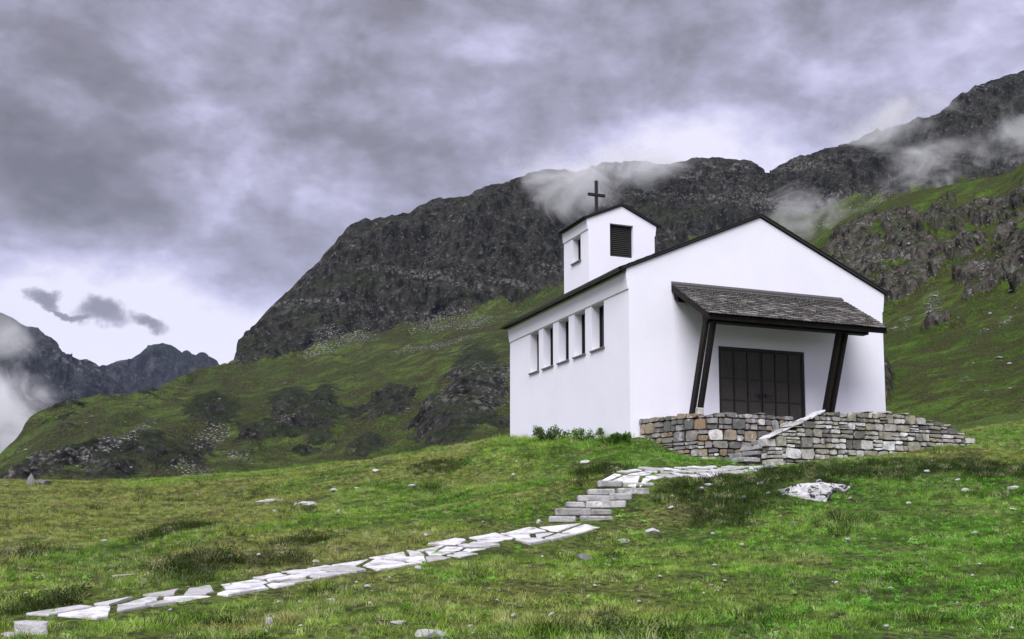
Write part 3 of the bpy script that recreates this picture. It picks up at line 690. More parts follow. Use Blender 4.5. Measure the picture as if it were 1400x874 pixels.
def roof():
    T = 0.070; OVS = {-1: 0.24, 1: 0.12}; t0, t1 = -0.07, LEN+0.12
    sl = (ZA-ZE)/(MID+FL2)
    def top(s): return ZA+0.02-abs(s-MID)*sl
    m = MB()
    for sgn in (-1, 1):
        se = MID+sgn*(MID+OVS[sgn])
        a0, a1 = MID, se
        p = []
        for zo in (0.012, T):
            p += [W(a0, t0, top(a0)+zo), W(a1, t0, top(a1)+zo), W(a1, t1, top(a1)+zo), W(a0, t1, top(a0)+zo)]
        m.hexa(p)
    r = ch(m.build('roof', M['slate']))
    # slate courses stepping at both gable edges
    for sgn in (-1, 1):
        n = 17; mm = MB()
        L = MID+OVS[sgn]+0.02
        for i in range(n):
            s0, s1 = MID+sgn*L*i/n, MID+sgn*(L*(i+1)/n+0.06)
            for k in range(12):
                ta, tb = t0-0.02+(t1-t0)*k/12, t0-0.02+(t1-t0)*(k+1)/12-0.012
                zj = T+0.002+0.004*((i*7+k*3) % 5)/5
                mm.hexa([W(s0, ta, top(s0)+zj), W(s1, ta, top(s1)+zj+.018), W(s1, tb, top(s1)+zj+.018), W(s0, tb, top(s0)+zj),
                         W(s0, ta, top(s0)+zj+.02), W(s1, ta, top(s1)+zj+.038), W(s1, tb, top(s1)+zj+.038), W(s0, tb, top(s0)+zj+.02)])
        o = mm.build('slate_courses', M['slate'], r); o['kind'] = 'stuff'
    # gutters with brackets and a ridge strip
    for sgn in (-1, 1):
        sc = MID+sgn*(MID+OVS[sgn]+0.055); zc = top(sc)+0.05; gm = MB(); ns = 8; ring = []
        for t in (t0-.01, t1+.01):
            for i in range(ns+1):
                a = math.pi+math.pi*i/ns; ring.append(W(sc+0.065*math.cos(a), t, zc+0.065*math.sin(a)))
            for i in range(ns, -1, -1):
                a = math.pi+math.pi*i/ns; ring.append(W(sc+0.056*math.cos(a), t, zc+0.056*math.sin(a)+.002))
        k = 2*(ns+1); fs = [(i, (i+1) % k, k+(i+1) % k, k+i) for i in range(k)]
        gm.add(ring, fs)
        g = ch(gm.build('gutter', M['metal'], smooth=False))
        for i in range(12):
            t = 0.25+i*0.78; b = MB(); rr = []
            for tt in (t, t+.035):
                for j in range(7):
                    a = math.pi*1.0+math.pi*j/6; rr.append(W(sc+0.074*math.cos(a), tt, zc+0.074*math.sin(a)))
            b.add(rr, [(j, j+1, 8+j, 7+j) for j in range(6)])
            b.hexa([W(sc-sgn*.07, t, zc-.01), W(sc-sgn*.20, t, zc-.01), W(sc-sgn*.20, t+.035, zc-.01), W(sc-sgn*.07, t+.035, zc-.01), W(sc-sgn*.07, t, zc+.015), W(sc-sgn*.20, t, zc+.015), W(sc-sgn*.20, t+.035, zc+.015), W(sc-sgn*.07, t+.035, zc+.015)])
            o = b.build('bracket', M['metal'], g)
    # soffit board and fascia under the eave
    for sgn in (-1, 1):
        s1, s0 = MID+sgn*(MID+OVS[sgn]-0.01), MID+sgn*(MID+FL2-0.01); m = MB()
        m.hexa([W(s0, t0+.03, ZE-.06), W(s1, t0+.03, ZE-.10), W(s1, t1-.03, ZE-.10), W(s0, t1-.03, ZE-.06), W(s0, t0+.03, ZE+.0), W(s1, t0+.03, top(s1)+.008), W(s1, t1-.03, top(s1)+.008), W(s0, t1-.03, ZE+.0)])
        ch(m.build('eave_board', M['wood']))
roof()

def tower():
    S0, S1, T0, T1 = 0.35, 2.70, 3.33, 5.22; zb, ze, za = 9.60, 9.92, 10.46; mid = (S0+S1)/2; zg = 7.4
    f1, f2 = 0.03, 0.07
    outer = [(S0, zg), (S1, zg), (S1, zb), (S1+f1, zb), (S1+f2, ze), (mid, za), (S0-f2, ze), (S0-f1, zb), (S0, zb)]
    m = MB()
    for t, dr_ in ((T0, B), (T1, -B)):
        wall_panel(m, outer, [rect(1.10, 1.93, 8.80, 9.86)], lambda s, z, t=t: W(s, t, z), dr_, [0.20])
    for s, dr_, sg in ((S0, A, -1), (S1, -A, 1)):
        wall_panel(m, [(T0, zg), (T1, zg), (T1, zb), (T0, zb)], [rect(3.92, 4.53, 8.75, zb-0.03)], lambda t, z, s=s: W(s, t, z), dr_, [0.30])
        m.add([W(s, T0, zb), W(s+sg*f1, T0, zb), W(s+sg*f1, T1, zb), W(s, T1, zb), W(s+sg*f2, T0, ze), W(s+sg*f2, T1, ze)], [(0, 1, 2, 3), (1, 4, 5, 2)])
    ch(m.build('turret_wall', M['plaster']))
    window(3.92, 4.53, 8.75, zb-0.03, S0, 0.24)
    # roof of the turret
    sl = (za-ze)/(mid-S0+f2); OV = 0.16; m = MB()
    top = lambda s: za+0.015-abs(s-mid)*sl
    for sgn in (-1, 1):
        a1 = mid+sgn*(mid-S0+OV); p = []
        for zo in (0.008, 0.052): p += [W(mid, T0-.06, top(mid)+zo), W(a1, T0-.06, top(a1)+zo), W(a1, T1+.06, top(a1)+zo), W(mid, T1+.06, top(mid)+zo)]
        m.hexa(p)
    rf = ch(m.build('turret_roof', M['slate']))
    for sgn in (-1, 1):
        for i in range(5):
            L = (mid-S0+OV+.02)/5; s0, s1 = mid+sgn*L*i, mid+sgn*(L*(i+1)+.04); mm = MB()
            mm.hexa([W(s0, T0-.075, top(s0)+.054), W(s1, T0-.075, top(s1)+.066), W(s1, T1+.075, top(s1)+.066), W(s0, T1+.075, top(s0)+.054), W(s0, T0-.075, top(s0)+.066), W(s1, T0-.075, top(s1)+.082), W(s1, T1+.075, top(s1)+.082), W(s0, T1+.075, top(s0)+.066)])
            mm.build('slate', M['slate'], rf)
    # louvres
    def bx(m, s0, s1, z0, z1, t0, t1, dz=0): m.hexa([W(s0, t0, z0), W(s1, t0, z0), W(s1, t1, z0+dz), W(s0, t1, z0+dz), W(s0, t0, z1), W(s1, t0, z1), W(s1, t1, z1+dz), W(s0, t1, z1+dz)])
    for tf, sg in ((T0, 1), (T1, -1)):
        m = MB(); a, b = tf+sg*.12, tf+sg*.19
        bx(m, 1.102, 1.15, 8.802, 9.858, a, b); bx(m, 1.88, 1.928, 8.802, 9.858, a, b); bx(m, 1.15, 1.88, 8.802, 8.84, a, b); bx(m, 1.15, 1.88, 9.82, 9.858, a, b)
        fr = ch(m.build('louvre_window', M['iron']))
        for i in range(15):
            z = 8.85+i*0.064; m = MB(); bx(m, 1.152, 1.878, z, z+.014, tf+sg*.105, tf+sg*.18, 0.05); m.build('slat', M['louvre'], fr)
        m = MB(); bx(m, 1.11, 1.92, 8.81, 9.85, tf+sg*.191, tf+sg*.198); m.build('backing', M['iron'], fr)
    # cross standing on the back of the ridge
    m = MB(); cs, ct = mid, T1-.06; w = 0.046
    bx(m, cs-w, cs+w, za-.3, 11.87, ct-w, ct+w); o = m.build('cross', M['iron']); bevel_obj(o, .006); ch(o)
    m = MB(); bx(m, cs-.31, cs+.31, 11.33, 11.42, ct-w-.012, ct+w-.01); o2 = m.build('cross_bar', M['iron']); bevel_obj(o2, .006); o2.parent = o
tower()

def door():
    def bx(m, s0, s1, z0, z1, d0, d1): m.hexa([W(s0, d0, z0), W(s1, d0, z0), W(s1, d1, z0), W(s0, d1, z0), W(s0, d0, z1), W(s1, d0, z1), W(s1, d1, z1), W(s0, d1, z1)])
    a, b, z0, z1 = 2.903, 5.897, 3.003, 5.487; m = MB(); d0, d1 = .025, .11
    bx(m, a, a+.07, z0, z1, d0, d1); bx(m, b-.07, b, z0, z1, d0, d1); bx(m, a+.07, b-.07, z1-.08, z1, d0, d1)
    fr = ch(m.build('door_frame', M['iron']))
    mid = 4.40; hz = [3.05, 3.93, 4.56, z1-.085]
    for lo, hi in ((a+.075, mid-.012), (mid+.012, b-.075)):
        m = MB(); bx(m, lo, hi, z0, z1-.085, .075, .10); df_ = ch(m.build('door', M['iron']))
        n = 3; st = (hi-lo)/n
        for k in range(n+1):
            s = lo+st*k; wv = .030 if k in (0, n) else .016; m = MB()
            s0, s1 = max(lo, s-wv), min(hi, s+wv)
            bx(m, s0, s1, z0+.01, z1-.09, .045, .0745); m.build('door_bar', M['iron'], df_)
        for z in (3.06, 3.93, 4.56, 5.38):
            m = MB(); bx(m, lo+.03, hi-.03, z-.016, z+.016, .043, .0743); m.build('door_bar', M['iron'], df_)
        for k in range(n):
            for i in range(3):
                m = MB(); zz = [3.06, 3.93, 4.56, 5.38]
                bx(m, lo+st*k+.032, lo+st*(k+1)-.032, zz[i]+.018, zz[i+1]-.018, .060, .0735); m.build('door_panel', M['doorwood'], df_)
        m = MB(); hs = mid-.10 if lo < 4 else mid+.10; sg = -1 if lo < 4 else 1
        bx(m, hs-.03, hs+.03, 4.02, 4.18, .020, .0425); bx(m, hs-.02, hs+.02, 4.085, 4.125, -.045, .020)
        bx(m, min(hs-sg*.02, hs+sg*.19), max(hs-sg*.02, hs+sg*.19), 4.085, 4.125, -.075, -.045)
        bx(m, min(hs+sg*.15, hs+sg*.19), max(hs+sg*.15, hs+sg*.19), 4.03, 4.0849, -.074, -.046)
        o = m.build('handle', M['iron'], df_); bevel_obj(o, .008)
door()

def canopy():
    SA, SB = 1.40, 7.30; E1 = 1.95; ZT, ZF = 7.17, 5.97; sl = (ZT-ZF)/E1
    zt = lambda e: ZT-sl*e
    def bx(m, s0, s1, e0, e1, z00, z01, z10, z11):       # z00/z01 bottom/top at e0, z10/z11 at e1
        m.hexa([WE(s0, e1, z10), WE(s1, e1, z10), WE(s1, e0, z00), WE(s0, e0, z00), WE(s0, e1, z11), WE(s1, e1, z11), WE(s1, e0, z01), WE(s0, e0, z01)])
    m = MB(); bx(m, SA+.02, SB-.02, .003, E1-.02, zt(0)-.07, zt(0)-.012, zt(E1-.02)-.07, zt(E1-.02)-.012)
    cp = ch(m.build('canopy', M['wood']))
    for i in range(11):                                  # rafters below the boards
        s = SA+.30+i*(SB-SA-.7)/10; m = MB(); bx(m, s-.04, s+.04, .003, E1-.10, zt(0)-.19, zt(0)-.072, zt(E1-.1)-.19, zt(E1-.1)-.072); m.build('rafter', M['wood'], cp)
    for s0, s1 in ((SA-.03, SA+.019), (SB-.019, SB+.03)):
        m = MB(); bx(m, s0, s1, .003, E1+.01, zt(0)-.20, zt(0)+.005, zt(E1)-.17, zt(E1)+.005); m.build('barge_board', M['wood'], cp)
    m = MB(); bx(m, SA+.0195, SB-.0195, E1-.0195, E1+.014, zt(E1)-.16, zt(E1)-.02, zt(E1)-.16, zt(E1)-.02); m.build('fascia', M['wood'], cp)
    m = MB(); bx(m, SA-.03, SB+.03, .003, .10, zt(0)+.02, zt(0)+.10, zt(.1)+.02, zt(.1)+.075); m.build('flashing', M['metal'], cp)
    m = MB(); bx(m, SA+.06, 6.85, 1.50, 1.76, 5.78, zt(1.5)-.192, 5.78, zt(1.76)-.192); m.build('front_beam', M['wood'], cp)
    m = MB(); bx(m, SA+.06, SB-.1, .003, .20, zt(0)-.42, zt(0)-.193, zt(.2)-.42, zt(.2)-.193); m.build('wall_beam', M['wood'], cp)
    # struts: pairs of planks leaning out from their foot stones to the front beam
    for s in (1.45, 1.68, 5.86, 6.07):
        m = MB(); h = .095; za_, zb_ = 3.32, 5.78
        e_at = lambda z: .80+(z-3.32)*(1.62-.80)/(5.78-3.32)
        m.hexa([WE(s, e_at(za_)+h, za_), WE(s+.10, e_at(za_)+h, za_), WE(s+.10, e_at(za_)-h, za_), WE(s, e_at(za_)-h, za_),
                WE(s, e_at(zb_)+h, zb_), WE(s+.10, e_at(zb_)+h, zb_), WE(s+.10, e_at(zb_)-h, zb_), WE(s, e_at(zb_)-h, zb_)])
        m.build('strut', M['wood'], cp)
    for s in (1.50, 5.90):
        m = MB(); bx(m, s+.03, s+.22, .72, 1.08, 2.99, 3.56, 2.99, 3.50); o = m.build('foot_stone', M['stoneR'], cp); bevel_obj(o, .02)
    # stone shingles
    L = math.hypot(E1, ZT-ZF); nrow = 15; ex = (L+.05)/nrow
    vs = [(-.5, 0, -.006), (.5, 0, -.006), (.47, 1, -.006), (-.48, 1, -.006), (-.5, 0, .012), (.5, 0, .012), (.47, 1, .014), (-.48, 1, .014), (.1, 0.93, .015), (-.2, 1.05, .014), (-.2, 1.05, -.006)]
    metas = []
    for k in range(6):
        m = MB(); j = lambda a: rnd.uniform(-a, a)
        n = 5; topv = []; xs = [-.5, -.25, 0, .25, .5]
        lo = [(x+j(.04)*(0 < i < 4), 1+j(.10), 0) for i, x in enumerate(xs)]
        pts = [(-.5, 0, 0), (.5, 0, 0)]+lo[::-1]
        m.add([(p[0], p[1], -.008) for p in pts]+[(p[0], p[1], .012) for p in pts], [tuple(range(len(pts)))[::-1], tuple(range(len(pts), 2*len(pts)))]+[(i, (i+1) % 7, 7+(i+1) % 7, 7+i) for i in range(7)])
        me = bpy.data.meshes.new('shingle'); me.from_pydata(m.v, [], m.f); me.update(); me.materials.append(M['shingle']); metas.append(me)
    down = (np.array(N)*E1+np.array([0, 0, -(ZT-ZF)])); down /= np.linalg.norm(down)
    up = np.cross(A, down); up = up if up[2] > 0 else -up
    todo = []
    for r_ in range(nrow):
        s = SA-.04; off = rnd.uniform(.08, .25); first = True
        while s < SB+.03:
            w = off if first else rnd.uniform(.13, .30); first = False
            w = min(w, SB+.04-s)
            if w > .05: todo.append((r_, s, w))
            s += w
    todo.sort(key=lambda q: -q[0]); rest = MB()
    for k, (r_, s, w) in enumerate(todo):
        l0 = r_*ex; ln = ex*1.75; start = max(.02, l0-ex*.75)
        tilt = 0.044/ln; y = down*math.cos(tilt)+up*(math.sin(tilt)); z = np.cross(A, y); z = z if z @ up > 0 else -z
        p0 = WE(s+w/2, .06, zt(.06))+down*start+up*(.012+.004*rnd.random())
        lnn = (l0+ex-start)+rnd.uniform(-.012, .02)
        Mx = Matrix(((A[0]*(w-.008), y[0]*lnn, z[0], p0[0]), (A[1]*(w-.008), y[1]*lnn, z[1], p0[1]), (A[2]*w, y[2]*lnn, z[2], p0[2]), (0, 0, 0, 1)))
        me = rnd.choice(metas)
        if k < 300:
            o = bpy.data.objects.new('shingle', me); link(o, cp); o.matrix_basis = Mx
        else: rest.add([Mx @ v.co for v in me.vertices], [tuple(f.vertices) for f in me.polygons])
    o = rest.build('shingle_courses', M['shingle'], cp); o['kind'] = 'stuff'
canopy()

# ------------------------------------------------------------------ stone terrace walls, terrace, stairs
def stone_meshes(n, mat, rough=0.055):
    out = []
    for k in range(n):
        bm = bmesh.new(); bmesh.ops.create_cube(bm, size=1.0)
        bmesh.ops.subdivide_edges(bm, edges=[e for e in bm.edges], cuts=1)
        for v in bm.verts:
            c = v.co; nn = sum(abs(x) > .4 for x in c)
            f = 1.0 if nn < 2 else (0.95 if nn == 2 else 0.87)
            c.x *= f; c.z *= f; c.y *= (1.0 if nn < 2 else 0.95)
            c.x += rnd.uniform(-rough, rough); c.z += rnd.uniform(-rough, rough)*1.2; c.y += rnd.uniform(-rough, rough)*.6
        me = bpy.data.meshes.new('stone'); bm.to_mesh(me); bm.free(); me.materials.append(mat); out.append(me)
    return out
def rubble(wall, length, frame, ztop, zbot, meshes, depth, name='stone', big=1.0, limit=300):
    """lay irregular coursed stones over a wall face; frame(s) -> (point at z=0, along, outward)"""
    lo = min(zbot(s) for s in np.linspace(0, length, 40)); hi = max(ztop(s) for s in np.linspace(0, length, 40)); cnt = 0
    z = lo
    def put(a, b, z0, z1):
        nonlocal cnt
        c = (a+b)/2; zt_, zb_ = ztop(c), zbot(c)
        if z0 > zt_-.035 or z1 < zb_-.12: return
        z1 = min(z1, zt_); g = .024
        p, al, outw = frame(c)
        dd = depth+rnd.uniform(-.02, .035)
        o = bpy.data.objects.new(name, rnd.choice(meshes)); link(o, wall)
        fl = rnd.choice((1, -1)); ang = rnd.uniform(-.05, .05)
        X = np.array(al)*math.cos(ang)+np.array([0, 0, 1])*math.sin(ang); Z = np.array([0, 0, 1])*math.cos(ang)-np.array(al)*math.sin(ang); Y = -np.array(outw)
        pc = np.array(p)+np.array([0, 0, (z0+z1)/2])+np.array(outw)*(dd-depth)-np.array(outw)*dd/2
        sx, sz = (b-a-g)*fl, (z1-z0-g)
        loc = np.array(wall.location)
        o.matrix_basis = Matrix(((X[0]*sx, Y[0]*dd, Z[0]*sz, pc[0]-loc[0]), (X[1]*sx, Y[1]*dd, Z[1]*sz, pc[1]-loc[1]), (X[2]*sx, Y[2]*dd, Z[2]*sz, pc[2]-loc[2]), (0, 0, 0, 1)))
        cnt += 1
    while z < hi:
        h = rnd.uniform(.20, .33)*big; s = 0.0
        while s < length-.02:
            w = rnd.uniform(.20, .46)*big
            if s+w > length-.12: w = length-s
            t = rnd.random()
            if t < .42 and w < .46: put(s, s+w, z, z+h)
            else:
                k = 2 if t < .93 else 3; cut = sorted([0]+[(i+rnd.uniform(-.22, .22))/k for i in range(1, k)]+[1])
                for i in range(k):
                    za, zb = z+h*cut[i], z+h*cut[i+1]
                    if w > .30 and rnd.random() < .55:
                        f = rnd.uniform(.35, .65); put(s, s+w*f, za, zb); put(s+w*f, s+w, za, zb)
                    else: put(s, s+w, za, zb)
            s += w
        z += h
    return cnt
def polyframe(pts):
    pts = [np.array(p, float) for p in pts]; seg = [np.linalg.norm(b-a) for a, b in zip(pts[:-1], pts[1:])]; cum = np.concatenate([[0], np.cumsum(seg)])
    def fr(s):
        i = int(np.clip(np.searchsorted(cum, s, 'right')-1, 0, len(seg)-1)); k = (s-cum[i])/seg[i]
        p = pts[i]*(1-k)+pts[i+1]*k; al = (pts[i+1]-pts[i])/seg[i]; ow = np.array([al[1], -al[0], 0]); return p, al, ow
    return fr, cum[-1], cum
def core(wall, fr, L, ztop, zbot, depth, inset, mat):
    m = MB(); n = max(8, int(L/.2)); loc = np.array(wall.location)
    prev = None
    for i in range(n+1):
        s = L*i/n; p, al, ow = fr(min(max(s, 1e-4), L-1e-4)); zt_ = ztop(s)-.06; zb_ = zbot(s)-.6
        q = [p-ow*inset+[0, 0, zb_]-loc, p-ow*(depth-.02)+[0, 0, zb_]-loc, p-ow*(depth-.02)+[0, 0, zt_]-loc, p-ow*inset+[0, 0, zt_]-loc]
        k = len(m.v); m.v += [tuple(x) for x in q]
        if prev is not None:
            m.f += [(prev+j, prev+(j+1) % 4, k+(j+1) % 4, k+j) for j in range(4)]
        else: m.f.append((k, k+1, k+2, k+3))
        prev = k
    m.f.append((prev+3, prev+2, prev+1, prev))
    return m.build('mortar_core', mat, wall)
TZ = 3.0
# curved terrace wall left of the stairs
arc = [(0.27, 0.02), (0.40, .7), (0.62, 1.4), (0.86, 1.95), (1.18, 2.27), (1.6, 2.40), (2.3, 2.42), (3.68, 2.42)]
lw_pts = [WE(s, e, 0) for s, e in arc]
frL, LL, cumL = polyframe(lw_pts)
wallL = empty('terrace_wall', tuple(WE(1.2, 1.8, 1.9))); tag(wallL, 'curved rust-stained rubble terrace wall under the porch, left of the entrance stairs', 'stone wall')
ztL = lambda s: 3.23+.02*math.sin(s*5)+.02*math.sin(s*13)
zbL = lambda s: float(np.interp(s, [0, 1.2, 2.3, 3.4, 5.0], [2.55, 2.2, 1.85, 1.8, 2.4]))
smL = stone_meshes(12, M['stoneL']); smR = stone_meshes(12, M['stoneR'])
nL = rubble(wallL, LL, frL, ztL, zbL, smL, .36, big=.97)
core(wallL, frL, LL, ztL, zbL, .36, .075, M['mortar'])
# long wall in front, its left end sloping down beside the stairs
ER = 4.0
rw_pts = [WE(1.80, ER-.38, 0), WE(1.80, ER, 0), WE(4.5, ER, 0), WE(7.0, ER-.02, 0), WE(8.75, ER-.10, 0)]
frR, LR, cumR = polyframe(rw_pts)
wallR = empty('entrance_wall', tuple(WE(4.5, 3.8, 2.0))); tag(wallR, 'long grey rubble wall with sloping left end in front of the chapel entrance', 'stone wall')
def s_of(q): return 1.80+(q-.38) if q > .38 else 1.80
ztR = lambda q: float(np.interp(s_of(q), [1.8, 3.50, 5.5, 6.45, 6.55, 6.9, 7.0, 7.7, 7.78, 8.25, 8.35, 8.7], [2.42, 3.15, 3.26, 3.22, 3.13, 3.11, 3.05, 3.02, 2.86, 2.80, 2.62, 2.46]))+.02*math.sin(q*11)
zbR = lambda q: float(np.interp(s_of(q), [1.8, 3, 5, 8.6], [1.70, 1.78, 2.02, 2.30]))
nR = rubble(wallR, LR, frR, ztR, zbR, smR, .38, big=1.0)
core(wallR, frR, LR, ztR, zbR, .38, .075, M['mortar'])
for i in range(8):                                       # pale rough coping slabs down the sloping end
    s0, s1 = 1.76+i*.219, 1.76+(i+1)*.219-.016; z = lambda s: 2.41+(s-1.8)*.43+jz; jz = rnd.uniform(-.015, .02)
    m = MB(); e0, e1 = ER-.40+rnd.uniform(-.03, .03), ER+.02+rnd.uniform(-.03, .04); lo = wallR.location
    h = .05+rnd.uniform(-.015, .025); j = lambda: rnd.uniform(-.014, .014)
    m.hexa([WE(s0+j(), e1+j(), z(s0)), WE(s1, e1+j(), z(s1)), WE(s1, e0, z(s1)), WE(s0, e0, z(s0)), WE(s0+j(), e1, z(s0)+h+j()), WE(s1, e1+j(), z(s1)+h+j()), WE(s1, e0, z(s1)+h), WE(s0, e0, z(s0)+h+j())])
    o = m.build('coping_slab', M['coping'], wallR); o.matrix_parent_inverse = Matrix.Translation(-Vector(lo)); bevel_obj(o, .012)
# terrace floor: fill with paving flags
tf = MB(); prof = [(0.35, .003), (.48, .7), (.72, 1.4), (1.0, 1.85), (1.3, 2.1), (1.7, 2.2), (3.60, 2.2), (3.62, 3.60), (8.0, 3.60), (8.55, 3.2), (9.3, 2.0), (9.3, .003)]
top_ = [WE(s, e, TZ-.035) for s, e in prof]; bot_ = [WE(s, e, 1.0) for s, e in prof]; n_ = len(prof)
tf.add(top_+bot_, [tuple(range(n_))]+[(i, (i+1) % n_, n_+(i+1) % n_, n_+i) for i in range(n_)])
terr = tf.build('terrace', M['mortar']); tag(terr, kind='structure')
for i in range(9):
    for j in range(3):
        s0 = 1.5+i*.72; e0 = .05+j*.7; m = MB(); g = .012
        if s0 < 2.0 and j == 2: continue
        hh = TZ+rnd.uniform(-.004, .004)
        m.hexa([WE(s0+g, e0+.7-g, TZ-.06), WE(s0+.72-g, e0+.7-g, TZ-.06), WE(s0+.72-g, e0+g, TZ-.06), WE(s0+g, e0+g, TZ-.06), WE(s0+g, e0+.7-g, hh), WE(s0+.72-g, e0+.7-g, hh), WE(s0+.72-g, e0+g, hh), WE(s0+g, e0+g, hh)])
        m.build('paving_flag', M['step'], terr)
# stairs up behind the sloping wall
st = empty('entrance_stairs', tuple(WE(2.3, 3.0, 1.9))); tag(st, 'grey stone stairs rising behind the sloping wall to the chapel door', 'stairs')
nst = 7; z0_, z1_ = 1.80, TZ
for i in range(nst):
    zt_ = z0_+(z1_-z0_)*(i+1)/nst; s0 = 1.30+i*.33; cuts = [2.43, 2.43+rnd.uniform(.45, .75), 3.61]
    for a_, b_ in zip(cuts[:-1], cuts[1:]):
        m = MB(); zz = zt_+rnd.uniform(-.015, .015); ss = s0+rnd.uniform(-.05, .03); zl = zz-rnd.uniform(.10, .145)
        s_end = s0+.5 if i < nst-1 else 3.68
        j = lambda: rnd.uniform(-.018, .018)
        m.hexa([WE(ss+j(), b_-.008, zl), WE(s_end, b_-.008, zl), WE(s_end, a_+.008, zl), WE(ss+j(), a_+.008, zl), WE(ss+j(), b_-.008, zz+j()), WE(s_end, b_-.008, zz), WE(s_end, a_+.008, zz), WE(ss+j(), a_+.008, zz+j())])
        o = m.build('step_block', M['step'], st); o.matrix_parent_inverse = Matrix.Translation(-st.location); bevel_obj(o, .015)

for i in range(nst):
    zt_ = z0_+(z1_-z0_)*(i+1)/nst; s0 = 1.30+i*.33+.07; m = MB()
    m.hexa([WE(s0, 3.60, 1.2), WE(3.67, 3.60, 1.2), WE(3.67, 2.44, 1.2), WE(s0, 2.44, 1.2), WE(s0, 3.60, zt_-.11), WE(3.67, 3.60, zt_-.11), WE(3.67, 2.44, zt_-.11), WE(s0, 2.44, zt_-.11)])
    o = m.build('riser', M['mortar'], st); o.matrix_parent_inverse = Matrix.Translation(-st.location)

# ------------------------------------------------------------------ the path through the meadow
def slab_mesh(poly, thick):
    """irregular flagstone: poly is a list of 2-D points around the origin"""
    n = len(poly); P = np.array(poly); c = P.mean(0); inn = c+(P-c)*0.975
    v = [(p[0], p[1], -thick) for p in P]+[(p[0], p[1], -.012) for p in P]+[(p[0], p[1], rnd.uniform(-.003, .004)) for p in inn]
    f = [tuple(range(2*n, 3*n))]+[(i, (i+1) % n, n+(i+1) % n, n+i) for i in range(n)]+[(n+i, n+(i+1) % n, 2*n+(i+1) % n, 2*n+i) for i in range(n)]
    me = bpy.data.meshes.new('paving_slab'); me.from_pydata(v, [], f); me.update(); me.materials.append(M['slab']); return me
def along(pts):
    seg = np.linalg.norm(np.diff(pts[:, :2], axis=0), axis=1); cum = np.concatenate([[0], np.cumsum(seg)])
    def g(s):
        s = min(max(s, 0), cum[-1]-1e-6); x = np.interp(s, cum, pts[:, 0]); y = np.interp(s, cum, pts[:, 1])
        d = np.array([np.interp(s+.2, cum, pts[:, 0])-np.interp(s-.2, cum, pts[:, 0]), np.interp(s+.2, cum, pts[:, 1])-np.interp(s-.2, cum, pts[:, 1])]); d /= np.linalg.norm(d)
        return np.array([x, y]), d
    return g, cum[-1]
path_obj = None
